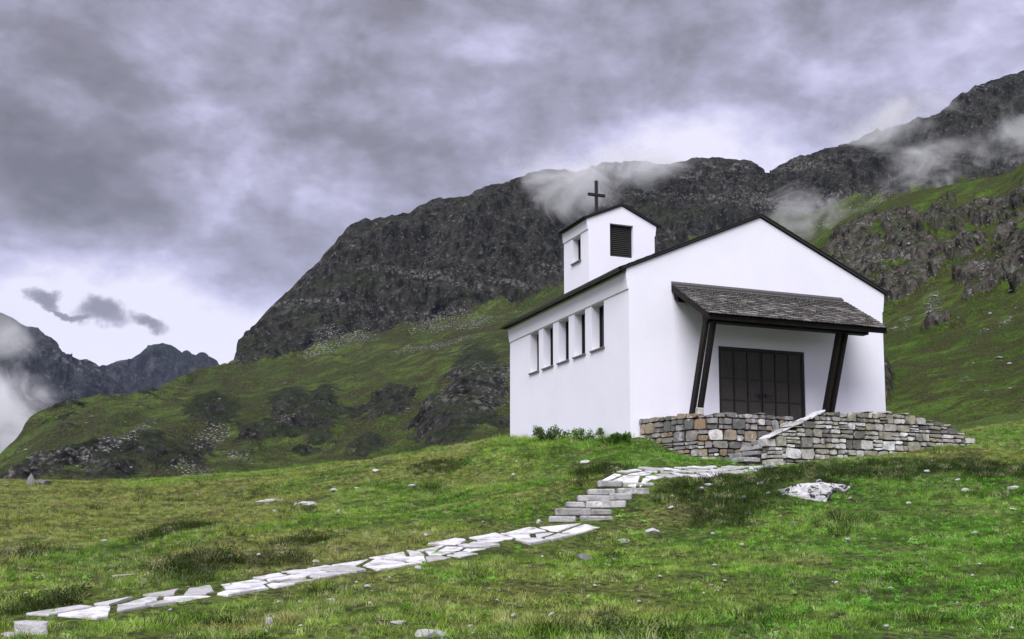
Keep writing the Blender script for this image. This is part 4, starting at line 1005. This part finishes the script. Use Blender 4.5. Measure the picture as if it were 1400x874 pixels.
def build_path():
    global path_obj
    m = MB()
    for pts, wid in ((PA_w, 0.50), (PB_w, 0.62)):
        g, L = along(pts); n = int(L/.25); k0 = len(m.v)
        for i in range(n+1):
            p, d = g(L*i/n); nrm = np.array([-d[1], d[0]])
            for w in np.linspace(-1, 1, 7):
                q = p+nrm*w*wid*(0.93+.12*math.sin(i*1.3+w*2)); m.v.append((q[0], q[1], H(*q)+.006-.03*(abs(w) > .9)))
        for i in range(n):
            for j in range(6): a = k0+i*7+j; m.f.append((a, a+1, a+8, a+7))
    path_obj = m.build('path', M['turf']); tag(path_obj, kind='structure')
    def clip(poly, n, d):                                # keep the side n.x <= d
        out = []
        for i in range(len(poly)):
            a_, b_ = poly[i], poly[(i+1) % len(poly)]; da, db = a_@n-d, b_@n-d
            if da <= 0: out.append(a_)
            if da*db < 0: out.append(a_+(b_-a_)*(da/(da-db)))
        return out
    for pts, wid0, wid1, sp, lanes in ((PA_w, .50, .64, .60, 2.7), (PB_w, .60, .70, .46, 3.3)):
        g, L = along(pts); sites = []
        n = int(L/sp*lanes*1.0)
        for i in range(int(L/sp)+1):
            k = int(lanes)+(rnd.random() < lanes-int(lanes))
            for j in range(k): sites.append(np.array([(i+.5+rnd.uniform(-.5, .5))*sp, (-1+2*(j+.5+rnd.uniform(-.38, .38))/k)]))
        for a_ in sites:
            w_ = wid0+(wid1-wid0)*min(1, max(0, a_[0]/L)); sc = np.array([1.0, w_])
            e_lo, e_hi = rnd.uniform(.66, 1.12), rnd.uniform(.66, 1.12)
            c_ = a_*sc
            poly = [np.array(q) for q in ((c_[0]-.50, -w_*e_lo), (c_[0]+.50, -w_*e_lo), (c_[0]+.50, w_*e_hi), (c_[0]-.50, w_*e_hi))]
            for b_ in sites:
                if b_ is a_ or abs(b_[0]-a_[0]) > 2: continue
                dlt = (b_-a_)*sc; m_ = (a_*sc+b_*sc)/2; nn = dlt/np.linalg.norm(dlt)
                poly = clip(poly, nn, m_@nn-.022-rnd.uniform(0, .022))
                if len(poly) < 3: break
            if len(poly) < 3 or rnd.random() < (.03 if abs(a_[1]) > .45 else .0): continue
            ctr = np.mean(poly, 0)
            ar = 0.5*abs(sum(poly[i][0]*poly[(i+1) % len(poly)][1]-poly[(i+1) % len(poly)][0]*poly[i][1] for i in range(len(poly))))
            if ar < .03: continue
            # chipped edges: split long edges and shift the middle a little
            out = []
            for i in range(len(poly)):
                p0_, p1_ = poly[i], poly[(i+1) % len(poly)]; out.append(p0_+(ctr-p0_)*rnd.uniform(0, .07))
                if np.linalg.norm(p1_-p0_) > .18:
                    for fr_ in ((.33, .66) if np.linalg.norm(p1_-p0_) > .34 else (.5,)):
                        mm = p0_+(p1_-p0_)*(fr_+rnd.uniform(-.12, .12)); out.append(mm+(ctr-mm)*rnd.uniform(-.02, .13))
            poly = [q-ctr for q in out]
            p, d = g(ctr[0]); nrm = np.array([-d[1], d[0]]); pw = p+nrm*(ctr[1]+.10*math.sin(ctr[0]*1.9)+.05*math.sin(ctr[0]*4.3+1))
            if ctr[0] < 0 or ctr[0] > L+.2: continue
            me = slab_mesh(poly, .09); zc = H(*pw); e = .25
            dx = (H(*(pw+d*e))-H(*(pw-d*e)))/(2*e); dy = (H(*(pw+nrm*e))-H(*(pw-nrm*e)))/(2*e)
            X = Vector((d[0], d[1], dx)).normalized(); Y = Vector((nrm[0], nrm[1], dy*.9+rnd.uniform(-.02, .02))); Y = (Y-X*X.dot(Y)).normalized(); Z = X.cross(Y)
            o = bpy.data.objects.new('paving_slab', me); link(o, path_obj)
            o.matrix_basis = Matrix(((X.x, Y.x, Z.x, pw[0]), (X.y, Y.y, Z.y, pw[1]), (X.z, Y.z, Z.z, zc+.022+rnd.uniform(-.012, .014)), (0, 0, 0, 1)))
build_path()
fs_ = empty('path_steps', tuple(STEP0)); tag(fs_, 'short flight of rough stone steps in the paved path', 'steps')
for i in range(6):
    k = i/6; p = STEP0*(1-k)+STEP1*k; zt_ = STEP0[2]+(STEP1[2]-STEP0[2])*(i+1)/6+.005
    m = MB(); xr, yr, zr = p[0]-STEP0[0], p[1]-STEP0[1], zt_-STEP0[2]
    m.hexa([(xr-.52, yr+.03, zr-.5), (xr+.50, yr+.13, zr-.5), (xr+.50, yr+.60, zr-.5), (xr-.52, yr+.50, zr-.5), (xr-.52, yr+.03, zr-.085), (xr+.50, yr+.13, zr-.085), (xr+.50, yr+.60, zr-.085), (xr-.52, yr+.50, zr-.085)])
    m.build('riser', M['mortar'], fs_)
    wd = 1.22+rnd.uniform(-.1, .12); x0 = -.62+rnd.uniform(-.09, .09); cuts = [x0]; 
    while cuts[-1] < x0+wd-.25: cuts.append(min(x0+wd, cuts[-1]+rnd.uniform(.35, .75)))
    if cuts[-1] < x0+wd-.02: cuts[-1] = x0+wd
    for a_, b_ in zip(cuts[:-1], cuts[1:]):
        j = lambda a=.02: rnd.uniform(-a, a); m = MB(); yy = p[1]+rnd.uniform(-.05, .05); zz = zt_+rnd.uniform(-.02, .02); d_ = .50; hb_ = rnd.uniform(.10, .155)
        tw_ = rnd.uniform(-.02, .22); ys = lambda x: yy+tw_*x
        xa, xb = a_+.008, b_-.008
        q = [(xa+j(), ys(xa)+j(), zz-hb_), (xb+j(), ys(xb)+j(), zz-hb_), (xb, ys(xb)+d_, zz-hb_), (xa, ys(xa)+d_, zz-hb_), (xa+j(), ys(xa)+j(.03), zz+j(.012)), (xb+j(), ys(xb)+j(.03), zz+j(.012)), (xb, ys(xb)+d_, zz), (xa, ys(xa)+d_, zz)]
        m.hexa([(c[0]+p[0]-STEP0[0], c[1]-STEP0[1], c[2]-STEP0[2]) for c in q])
        o = m.build('step_block', M['step'], fs_); bevel_obj(o, .025)
        o.rotation_euler = (rnd.uniform(-.008, .008), rnd.uniform(-.012, .012), 0); o.location = (rnd.uniform(-.05, .05), rnd.uniform(-.06, .04), rnd.uniform(-.015, .005))

# ------------------------------------------------------------------ rocks
def rock_mesh(seed, sub=3, flat=0.6, cuts=12):
    r = random.Random(seed); bm = bmesh.new(); bmesh.ops.create_icosphere(bm, subdivisions=sub, radius=1.0)
    planes = []
    for _ in range(cuts):
        n = Vector((r.gauss(0, 1), r.gauss(0, 1), r.gauss(0, .8))).normalized(); planes.append((n, r.uniform(.42, .78)))
    P = np.array([v.co for v in bm.verts]); nz = fbm(P*1.7+seed*3.1, 4)
    for v, k in zip(bm.verts, nz):
        for n, d in planes:
            q = v.co.dot(n)
            if q > d: v.co -= n*(q-d)*.92
        v.co *= 1+.22*k
    me = bpy.data.meshes.new('rock'); bm.to_mesh(me); bm.free(); return me
def rock(u, v, wpx, hpx, label, mat='rockw', seed=0, yaw=0.0, deep=0.8, sink=.35, sub=3, name='rock', group=None, cat='rock', taper=0.0, block=False):
    p = hit(u, v); sc = p[1]/1488; w, h = wpx*sc, hpx*sc
    me = rock_mesh(seed, sub); me.materials.append(M[mat])
    for x in me.vertices:
        if block:
            q = x.co; m_ = max(abs(q.x), abs(q.y), abs(q.z)*1.25)+1e-6; q *= 0.35+0.65*q.length/m_; q.z = min(q.z, .52+.05*q.x)
        if taper: x.co.x *= 1-taper*(x.co.z+.2); x.co.y *= 1-taper*(x.co.z+.2)
    co = np.array([x.co for x in me.vertices]); ext = co.max(0)-co.min(0)
    o = bpy.data.objects.new(name, me); link(o); o.location = (p[0], p[1]+w*deep*.3, p[2]+h*(.5-sink)); o.scale = (w/ext[0], w*deep/ext[1], h*1.35/ext[2]); o.rotation_euler = (rnd.uniform(-.1, .1), rnd.uniform(-.1, .1), yaw)
    tag(o, label, cat, group); return o
rock(1112, 683, 72, 30, 'big white rock blotched with black lichen in the grass below the entrance wall', 'rockl', 3, 0.0, .55, .3)
rock(1143, 672, 44, 15, 'long white rock against the right side of the big lichen-blotched rock', 'rockl', 8, 0.1, .6, .3)
rock(1078, 674, 26, 11, 'flat grey stone touching the left side of the big lichen-blotched rock', 'rockg', 5, .2, .8)
rock(1058, 641, 26, 7, 'flat white slab lying in the grass at the left foot of the entrance wall', 'rockw', 15, .1, .9)
rock(800, 768, 25, 14, 'squat grey boulder in the grass below the path steps', 'rockg', 12, .3, .8)
rock(890, 730, 24, 11, 'pale brownish rock in the grass right of the lower path steps', 'rockw', 21, .5, .8)
rock(852, 741, 20, 6, 'low grey-white stone between the squat boulder and the path steps', 'rockw', 23, 0, .8)
rock(588, 872, 46, 14, 'jagged white rock at the bottom edge, near the middle of the picture', 'rockw', 31, .3, .6)
rock(34, 868, 50, 24, 'thick pale flat-topped block at the lower left start of the path', 'rockw', 44, 0.2, .9, .25, block=True)
rock(12, 874, 30, 10, 'thin pale stone wedged under the block at the lower left corner', 'rockw', 45, .3, .8)
rock(369, 856, 14, 17, 'upright pale stone in the grass below the left part of the path', 'rockw', 51, 0, .7)
rock(1385, 669, 16, 7, 'rounded white stone in the grass at the far right edge', 'rockw', 61, 0, .8)
rock(1322, 671, 14, 5, 'small white stone below the right end of the entrance wall', 'rockw', 62, .3, .8)
rock(1083, 716, 16, 4, 'flat grey stone in the grass below the big lichen-blotched rock', 'rockg', 63, 0, .8)
rock(367, 686, 48, 4, 'long thin ledge of pale rock on the left knoll', 'rockw', 71, -.05, .35)
rock(421, 691, 42, 8, 'narrow grey-white outcrop with dark cracks on the left knoll', 'rockl', 72, -.1, .4)
rock(332, 690, 12, 4, 'short pale stone just left of the thin rock ledge on the knoll', 'rockw', 73, 0, .6)
rock(40, 663, 16, 15, 'pointed grey boulder on the skyline of the left knoll', 'rockg', 81, 0, .8, .1, taper=.6)
rock(60, 664, 18, 8, 'low grey boulder touching the right side of the pointed skyline boulder', 'rockg', 82, 0, .8, .1, block=True)
rock(8, 665, 14, 3, 'flat grey stone at the left end of the knoll skyline', 'rockg', 83, 0, .8, .1)
rock(140, 742, 10, 6, 'white stone on the left knoll, left of the dark heather patches', 'rockw', 91, .3, .8)
rock(313, 764, 12, 7, 'white stone beside the dark heather above the left part of the path', 'rockw', 92, .1, .8)
rock(163, 788, 54, 3, 'low pale rock strip in the grass above the left end of the path', 'rockw', 93, 0, .25)
rock(144, 761, 12, 5, 'grey stone in the grass between the white stone and the low rock strip', 'rockg', 94, 0, .8)
rock(544, 852, 26, 4, 'low pale stone pair in the grass left of the jagged bottom rock', 'rockw', 95, 0, .6)
rock(801, 633, 14, 5, 'pale stone in the grass below the middle of the chapel side wall', 'rockw', 96, 0, .8)
rock(738, 716, 9, 8, 'small round white stone at the left foot of the path steps', 'rockw', 97, 0, .8)
rock(452, 823, 12, 6, 'pale stone in a dark hollow just below the middle of the lower path', 'rockw', 98, 0, .8)
rock(895, 875, 18, 8, 'white stone cut by the bottom edge right of centre', 'rockw', 99, 0, .8)
# small stones scattered in the turf
pm = [rock_mesh(200+i, 2) for i in range(6)]
for me in pm: me.name = 'stone'; me.materials.append(M['rockw'])
PEB = []
def pebble(u, v, wpx):
    p = hit(u, v); w = wpx*p[1]/1488
    if path_dist(np.array([p[0]]), np.array([p[1]]))[0] < .7: return
    o = bpy.data.objects.new('stone', rnd.choice(pm)); link(o); o.location = (p[0], p[1], p[2]+w*.16+.02); o.scale = (w*.80, w*.62, w*.42); o.rotation_euler = (rnd.uniform(-.3, .3), rnd.uniform(-.3, .3), rnd.uniform(0, 6))
    tag(o, None, 'stone', 'small stones scattered over the meadow'); PEB.append((o, u, v))
rs = random.Random(5)
for (u, v) in [(968, 665), (955, 670), (1018, 683), (940, 684), (918, 697), (1050, 678), (1040, 662), (1065, 655), (720, 864), (684, 852), (640, 858), (700, 845), (756, 842), (778, 856), (975, 733), (1017, 749), (980, 775), (1335, 730), (1120, 660), (985, 808), (705, 632), (700, 652), (790, 660), (560, 668), (485, 668), (458, 672), (515, 645), (570, 782), (505, 806), (430, 772), (285, 786), (75, 806), (215, 810), (1270, 645), (1310, 660), (1240, 690), (1110, 640), (1330, 788), (1210, 858), (1060, 870), (960, 868), (830, 846), (615, 850), (645, 870), (1386, 700)]:
    pebble(u+rs.uniform(-3, 3), v+rs.uniform(-2, 2), rs.uniform(4, 9.5))
for _ in range(80):
    u, v = rs.uniform(0, 1400), rs.uniform(670, 870)
    pebble(u, v, rs.uniform(2.5, 6))
MARKS = [(1112, 683, 'the big lichen-blotched rock'), (800, 768, 'the squat grey boulder'), (890, 730, 'the pale brownish rock'), (588, 872, 'the jagged bottom rock'), (34, 868, 'the flat-topped corner block'), (369, 856, 'the upright pale stone'), (1385, 669, 'the rounded right edge stone'),
         (1322, 671, 'the right end of the entrance wall'), (1083, 716, 'the flat grey meadow stone'), (400, 688, 'the rock ledges on the left knoll'), (50, 663, 'the pointed skyline boulder'), (265, 775, 'the dark heather patch above the path'), (163, 788, 'the low pale rock strip'), (810, 700, 'the path steps'),
         (801, 633, 'the chapel side wall'), (640, 748, 'the path bend below the steps'), (450, 785, 'the middle of the lower path'), (895, 875, 'the white stone at the bottom edge'), (1200, 640, 'the entrance wall'), (1330, 850, 'the bottom right corner'), (930, 650, 'the upper path'), (560, 640, 'the knoll crest left of the chapel'), (1200, 780, 'the bright turf at lower right'), (200, 850, 'the lower end of the path')]
ORD = ['nearest', 'second nearest', 'third nearest', 'fourth nearest', 'fifth nearest', 'sixth nearest', 'seventh nearest', 'eighth nearest', 'ninth nearest', 'tenth nearest', 'eleventh nearest', 'twelfth nearest']
bym = {}
for (o, u, v) in PEB:
    k = min(range(len(MARKS)), key=lambda i: math.hypot(MARKS[i][0]-u, 2*(MARKS[i][1]-v))); bym.setdefault(k, []).append((math.hypot(MARKS[k][0]-u, 2*(MARKS[k][1]-v)), o, u-MARKS[k][0]))
for k, l in bym.items():
    l.sort(key=lambda q: q[0]); cnt = {}
    for dd_, o, du in l:
        side = 'on its left' if du < 0 else 'on its right'; i = cnt.get(side, 0); cnt[side] = i+1
        o['label'] = 'small pale stone %s to %s, %s' % (ORD[min(i, 11)], MARKS[k][2], side)

# ------------------------------------------------------------------ grass, heath, shrubs
def tuft(name, nblade, h, spread, width, mat, lean=0.5, seg=3, leafy=False):
    V = []; Fc = []
    for _ in range(nblade):
        a = rnd.uniform(0, 6.283); r = spread*math.sqrt(rnd.random()); bx_, by_ = r*math.cos(a), r*math.sin(a)
        dirn = a+rnd.uniform(-1, 1); hh = h*rnd.uniform(.5, 1.15); ln = lean*hh*rnd.uniform(.2, 1.2); w = width*rnd.uniform(.7, 1.3)
        fa = rnd.uniform(0, 6.283); px, py = math.cos(fa)*w/2, math.sin(fa)*w/2; k0 = len(V)
        for i in range(seg+1):
            t = i/seg; wx = (1-t)**.7 if not leafy else math.sin(math.pi*min(.97, .12+.86*t))
            cx, cy, cz = bx_+math.cos(dirn)*ln*t*t, by_+math.sin(dirn)*ln*t*t, hh*(t-.18*t*t*lean)-.01
            if i < seg: V += [(cx-px*wx, cy-py*wx, cz), (cx+px*wx, cy+py*wx, cz)]
            else: V.append((cx, cy, cz))
        for i in range(seg-1): q = k0+2*i; Fc.append((q, q+1, q+3, q+2))
        q = k0+2*(seg-1); Fc.append((q, q+1, q+2))
    me = bpy.data.meshes.new(name); me.from_pydata(V, [], Fc); me.update(); me.materials.append(mat)
    return bpy.data.objects.new(name, me)
def leafball(name, n, rad, leaf, mat, stems=0):
    V = []; Fc = []
    for _ in range(n):
        d = Vector((rnd.gauss(0, 1), rnd.gauss(0, 1), abs(rnd.gauss(0, .8))+.05)).normalized(); r = rad*rnd.uniform(.45, 1.0)
        c = Vector((d.x*r, d.y*r, d.z*r*.75)); u = Vector((rnd.gauss(0, 1), rnd.gauss(0, 1), rnd.gauss(0, 1)+.5)).normalized(); w = u.cross(d)
        if w.length < .1: continue
        w.normalize(); s = leaf*rnd.uniform(.6, 1.3); k = len(V)
        V += [tuple(c-u*s), tuple(c+w*s*.45), tuple(c+u*s), tuple(c-w*s*.45)]; Fc.append((k, k+1, k+2, k+3))
    me = bpy.data.meshes.new(name); me.from_pydata(V, [], Fc); me.update(); me.materials.append(mat)
    return bpy.data.objects.new(name, me)
def coll(name, objs):
    c = bpy.data.collections.new(name)
    for o in objs: c.objects.link(o)
    return c
def grow(name, collection, X, Y, dens, size, dmul, smin, smax, label, seed, tilt=0.25):
    nx, ny = len(X), len(Y); XX, YY = np.meshgrid(X, Y); Z = Hv(XX.ravel(), YY.ravel())
    V = np.stack([XX.ravel(), YY.ravel(), Z], 1); q = quads(ny, nx)
    keep = dens[q].max(1) > 0.004
    o = grid_mesh(name, V, q[keep], M['turf'], {'dens': dens, 'size': size})
    ng = bpy.data.node_groups.new(name, 'GeometryNodeTree'); t = NT(ng)
    ng.interface.new_socket('Geometry', in_out='INPUT', socket_type='NodeSocketGeometry'); ng.interface.new_socket('Geometry', in_out='OUTPUT', socket_type='NodeSocketGeometry')
    gi = t.add('NodeGroupInput'); go = t.add('NodeGroupOutput')
    an = t.add('GeometryNodeInputNamedAttribute', {'Name': 'dens'}, data_type='FLOAT'); az = t.add('GeometryNodeInputNamedAttribute', {'Name': 'size'}, data_type='FLOAT')
    mul = t.math('MULTIPLY', an.outputs[0], dmul)
    dp = t.add('GeometryNodeDistributePointsOnFaces', {'Mesh': gi.outputs[0], 'Seed': seed}); dp.distribute_method = 'RANDOM'; t.l.new(mul, dp.inputs['Density'])
    ci = t.add('GeometryNodeCollectionInfo', {'Separate Children': True, 'Reset Children': True}); ci.inputs['Collection'].default_value = collection
    rv = t.add('FunctionNodeRandomValue', data_type='FLOAT_VECTOR'); rv.inputs[0].default_value = (-tilt, -tilt, 0); rv.inputs[1].default_value = (tilt, tilt, 6.283)
    rsz = t.add('FunctionNodeRandomValue', data_type='FLOAT')
    fi = [i for i in rsz.inputs if i.type == 'VALUE']; fi[0].default_value = smin; fi[1].default_value = smax
    fo = [q_ for q_ in rsz.outputs if q_.type == 'VALUE'][0]
    sz = t.math('MULTIPLY', az.outputs[0], fo)
    ip = t.add('GeometryNodeInstanceOnPoints', {'Points': dp.outputs['Points'], 'Instance': ci.outputs[0], 'Pick Instance': True})
    t.l.new(rv.outputs[0], ip.inputs['Rotation']); t.l.new(sz, ip.inputs['Scale'])
    t.l.new(ip.outputs[0], go.inputs[0])
    md = o.modifiers.new('grow', 'NODES'); md.node_group = ng
    tag(o, label, 'grass', kind='stuff'); return o
def vegetation():
    xs = np.arange(-19.5, 24.5, .22); ys = np.arange(8.6, 48, .22)
    XX, YY = np.meshgrid(xs, ys); x, y = XX.ravel(), YY.ravel()
    inview = (np.abs(x) < y*.49+1.0)
    P = np.stack([x, y, 0*x], 1)
    st_ = np.stack([x-C0[0], y-C0[1]], 1); s = st_@A[:2]; t = st_@B[:2]
    inside = (s > -.05) & (s < WD+.05) & (t > -.02) & (t < LEN+.05)
    inside |= (s > .25) & (s < 8.7) & (t > -4.05) & (t < 0) & ~((s < 1.9) & (t < -2.5)) & ~((s < .9) & (t < -1.6))
    hid = (t > LEN+1.5) & (s > 0)
    pd = path_dist(x, y)
    okk = (inview & ~inside & ~hid).astype(float)
    pthk = np.where(pd < .55, .22, np.where(pd < .75, .75, 1.0)); 
    steps = path_dist(x, y, np.array([STEP0[:2], STEP1[:2]])) < .46
    pthk[steps] = 0.0
    n1 = fbm(P/3.1+2, 4); n2 = fbm(P/1.1+8, 4); n3 = fbm(P/6.5+11, 3); n4 = fbm(P/1.9+21, 4)
    far = sstep(10, 45, y)
    # dark heath patches: below the entrance wall, on the left knoll
    hp = np.zeros_like(x)
    for (u, v, ru, rv) in [(1180, 645, 130, 1.0), (1010, 668, 70, 1.2), (960, 690, 60, 1.5), (1330, 640, 80, 1.0), (255, 722, 40, 1.0), (265, 780, 50, .9), (215, 735, 22, .7), (405, 745, 40, .6), (600, 640, 40, .9), (380, 765, 40, .5), (60, 830, 50, .7), (830, 640, 40, .5), (30, 760, 40, .8), (1085, 652, 60, .7)]:
        c = hit(u, v); rx = ru*c[1]/1488; hp = np.maximum(hp, np.exp(-(((x-c[0])/rx)**2+((y-c[1])/(rv*1.3))**2)))
    heath = sstep(.34, .62, hp*1.15+.45*n2+.25*n4)+.5*sstep(.28, .5, n2+.5*n1)
    heath = np.clip(heath, 0, 1)
    n5 = fbm(P/.62+31, 3); okk = okk*(.05+.95*sstep(-.30, .12, n5+.3*n2))
    lush = np.exp(-((s+1.0)/1.2)**2)*np.clip(1-np.abs(t-3)/7, 0, 1)
    size = (.64+.45*n1+.55*n2+.35*n5); size = np.clip(size, .28, 1.5)+.35*lush
    size = np.where(pd < .9, size*.55, size)*(1+.15*far)
    tufts = coll('grass_tufts', [tuft('tuft', 30, .10, .13, .0095, M['blade'], .9) for _ in range(5)]+[tuft('tuft', 18, .15, .10, .007, M['blade'], .7) for _ in range(2)])
    grow('grass', tufts, xs, ys, okk*pthk*(1-.92*heath)*(1-.3*far), size, 105, .6, 1.25, 'short green alpine grass covering the knoll', 1)
    dry = okk*np.where(pd < .7, 0, 1)*np.clip(sstep(.0, .35, n3+.4*n4+.10*sstep(4, -8, x)), 0, 1)*(1-.8*heath)
    dt = coll('dry_tufts', [tuft('tuft', 16, .17, .07, .006, M['dry'], .9) for _ in range(4)])
    grow('dry_grass', dt, xs, ys, dry, np.clip(.65+.4*n1, .35, 1.1), 44, .5, 1.2, 'yellowed grass tufts among the green turf', 2, .4)
    ht = coll('heath_tufts', [leafball('tuft', 150, .15, .013, M['heath']) for _ in range(3)]+[tuft('tuft', 30, .17, .13, .009, M['heath'], .8) for _ in range(3)])
    grow('heath', ht, xs, ys, okk*np.where(pd < .75, 0, 1)*heath, np.clip(1.1+.5*n1, .7, 1.7), 60, .5, 1.3, 'dark low heath growing in patches on the knoll', 3, .2)
    hb = coll('herb_tufts', [leafball('tuft', 60, .10, .022, M['herb']) for _ in range(4)])
    herb = okk*np.where(pd < .6, .3, 1)*sstep(.08, .36, n4+.3*n2+.22*sstep(-2, 8, x))*(1-.8*heath)
    grow('meadow_herbs', hb, xs, ys, herb, np.clip(.7+.4*n2, .4, 1.3), 40, .5, 1.2, 'bright green low herbs between the grasses', 4, .2)
    fw = coll('flower_heads', [leafball('tuft', 9, .035, .011, M['flower']) for _ in range(3)])
    ff = okk*np.where(pd < .7, 0, 1)*sstep(.0, .5, n2+.4*n3)
    o = grow('flowers', fw, xs, ys, ff, 0*n1+1.0, 1.6, .5, 1.3, 'tiny white flower heads dotted through the turf', 5, .3)
    # taller growth along the side wall
    tall = okk*np.exp(-((s+.45)/.40)**2)*((t > -.8) & (t < LEN)).astype(float)*sstep(-.5, .1, n2+.15)
    tt = coll('tall_tufts', [tuft('tuft', 24, .34, .13, .011, M['blade'], .6) for _ in range(4)])
    grow('tall_grass', tt, xs, ys, tall, np.clip(.75+.5*n2, .4, 1.2), 30, .6, 1.15, 'taller grass growing against the chapel side wall', 6, .15)
vegetation()
def shrub(u, v, wpx, hpx, label, seed):
    rr = random.Random(seed); p = hit(u, v); w, h = wpx*p[1]/1488, hpx*p[1]/1488
    root = empty('shrub', (p[0], p[1], p[2])); tag(root, label, 'shrub', 'low shrubs at the side wall')
    V = []; Fc = []
    cl = [Vector((rr.uniform(-.42, .42)*w, rr.uniform(-.25, .25)*w, h*rr.uniform(.25, .85))) for _ in range(26)]
    for c in cl:
        cr = min(w, h)*rr.uniform(.16, .34)
        for _ in range(46):
            d = Vector((rr.gauss(0, 1), rr.gauss(0, 1), rr.gauss(0, 1))).normalized(); q = c+d*cr*rr.uniform(.3, 1)
            if q.z < 0: continue
            uu = (d+Vector((rr.gauss(0, .6), rr.gauss(0, .6), .7))).normalized(); ww = uu.cross(Vector((rr.gauss(0, 1), rr.gauss(0, 1), rr.gauss(0, 1)))).normalized(); s = rr.uniform(.022, .05); k = len(V)
            V += [tuple(q-uu*s), tuple(q+ww*s*.42), tuple(q+uu*s), tuple(q-ww*s*.42)]; Fc.append((k, k+1, k+2, k+3))
    o = mesh_obj('foliage', V, Fc, M['shrub'], root)
    st_ = MB()
    for c in cl:
        a = Vector((c.x*.2, c.y*.2, -.05)); b = c; r = .008
        for q in (a, b): st_.v += [(q.x-r, q.y-r, q.z), (q.x+r, q.y-r, q.z), (q.x, q.y+r, q.z)]
        k = len(st_.v)-6; st_.f += [(k, k+1, k+4, k+3), (k+1, k+2, k+5, k+4), (k+2, k, k+3, k+5)]
    st_.build('stem', M['wood'], root)
shrub(750, 604, 46, 22, 'leafy green shrub below the farthest windows of the chapel side wall', 1)
shrub(797, 605, 70, 20, 'broad low green shrub below the nearer windows of the chapel side wall', 2)
shrub(848, 607, 34, 15, 'small low green shrub beside the near corner of the chapel', 3)

# ------------------------------------------------------------------ mist clinging to the ridges, cloud in the valley, haze
def mist(name, u, v, ru, rv, depth, rd, dens, label, scale, seed, tilt=0.0, thr=0.46):
    c = at(u, v, depth); sc = depth/1488
    bm = bmesh.new(); bmesh.ops.create_icosphere(bm, subdivisions=3, radius=1.0); me = bpy.data.meshes.new(name); bm.to_mesh(me); bm.free()
    o = bpy.data.objects.new(name, me); link(o); o.location = tuple(c); o.scale = (ru*sc, rd, rv*sc); o.rotation_euler = (0, tilt, 0)
    m = bpy.data.materials.new(name+'_vapour'); m.use_nodes = True; t = NT(m.node_tree); t.n.clear(); out = t.add('ShaderNodeOutputMaterial')
    oc = objco(t); ln = t.add('ShaderNodeVectorMath', {0: oc}, operation='LENGTH').outputs['Value']
    p = pos(t)
    n = t.noise(t.vmath('MULTIPLY', t.vmath('ADD', p, (seed*37.0, seed*11.0, 0)), (0.75, 0.75, 1.1)), scale, 7, 0.66, 0.9)
    f = t.math('ADD', n, t.mapr(ln, 0.35, 1.0, 0.03, -0.34, False))
    d = t.math('MULTIPLY', t.mapr(f, thr-.03, thr+.32), dens)
    pv = t.add('ShaderNodeVolumePrincipled', {'Color': (0.985, 0.985, 1.0, 1), 'Density': d, 'Anisotropy': 0.0})
    t.l.new(pv.outputs[0], out.inputs['Volume']); me.materials.append(m)
    tag(o, label, 'mist', kind='stuff'); return o
mist('mist', 770, 255, 150, 90, 800, 70, .045, 'pale mist tongue hanging on the dark cliff behind the cross', 0.036, 1, .35, .44)
mist('mist', 865, 228, 150, 60, 850, 70, .045, 'pale mist hiding the crest just right of the cross', 0.033, 2, 0, .44)
mist('mist', 1095, 288, 90, 75, 640, 40, .055, 'pale mist puff in the green hollow above the chapel roof', 0.048, 3, 0, .46)
mist('mist', 1225, 172, 170, 70, 820, 70, .042, 'pale mist veil along the crest at the upper right', 0.030, 4, -.4, .45)
mist('mist', 1285, 222, 170, 75, 745, 50, .045, 'pale mist scraps above the right green slope', 0.041, 5, -.2, .47)
mist('mist', 1410, 190, 110, 100, 760, 50, .045, 'pale mist scraps at the upper right edge of the slope', 0.039, 6, -.2, .46)
mist('valley_cloud', 0, 585, 170, 125, 900, 170, .055, 'bank of cloud filling the valley at the left edge', .018, 7, .1, .425)
mist('valley_cloud', -10, 455, 110, 70, 1150, 140, .020, 'thin cloud drifting across the slope of the far mountain at the left edge', .014, 8, .3, .45)

hz = MB(); hz.hexa([(-3500, -150, -96), (3500, -150, -96), (3500, 4300, -96), (-3500, 4300, -96), (-3500, -150, 900), (3500, -150, 900), (3500, 4300, 900), (-3500, 4300, 900)])
m = bpy.data.materials.new('haze_air'); m.use_nodes = True; t_ = NT(m.node_tree); t_.n.clear(); o_ = t_.add('ShaderNodeOutputMaterial')
pv = t_.add('ShaderNodeVolumePrincipled', {'Color': (0.55, 0.68, 1.0, 1), 'Density': 0.00003}); t_.l.new(pv.outputs[0], o_.inputs['Volume'])
tag(hz.build('haze', m), kind='stuff')
print('stones', nL, nR, 'objects', len(bpy.data.objects))
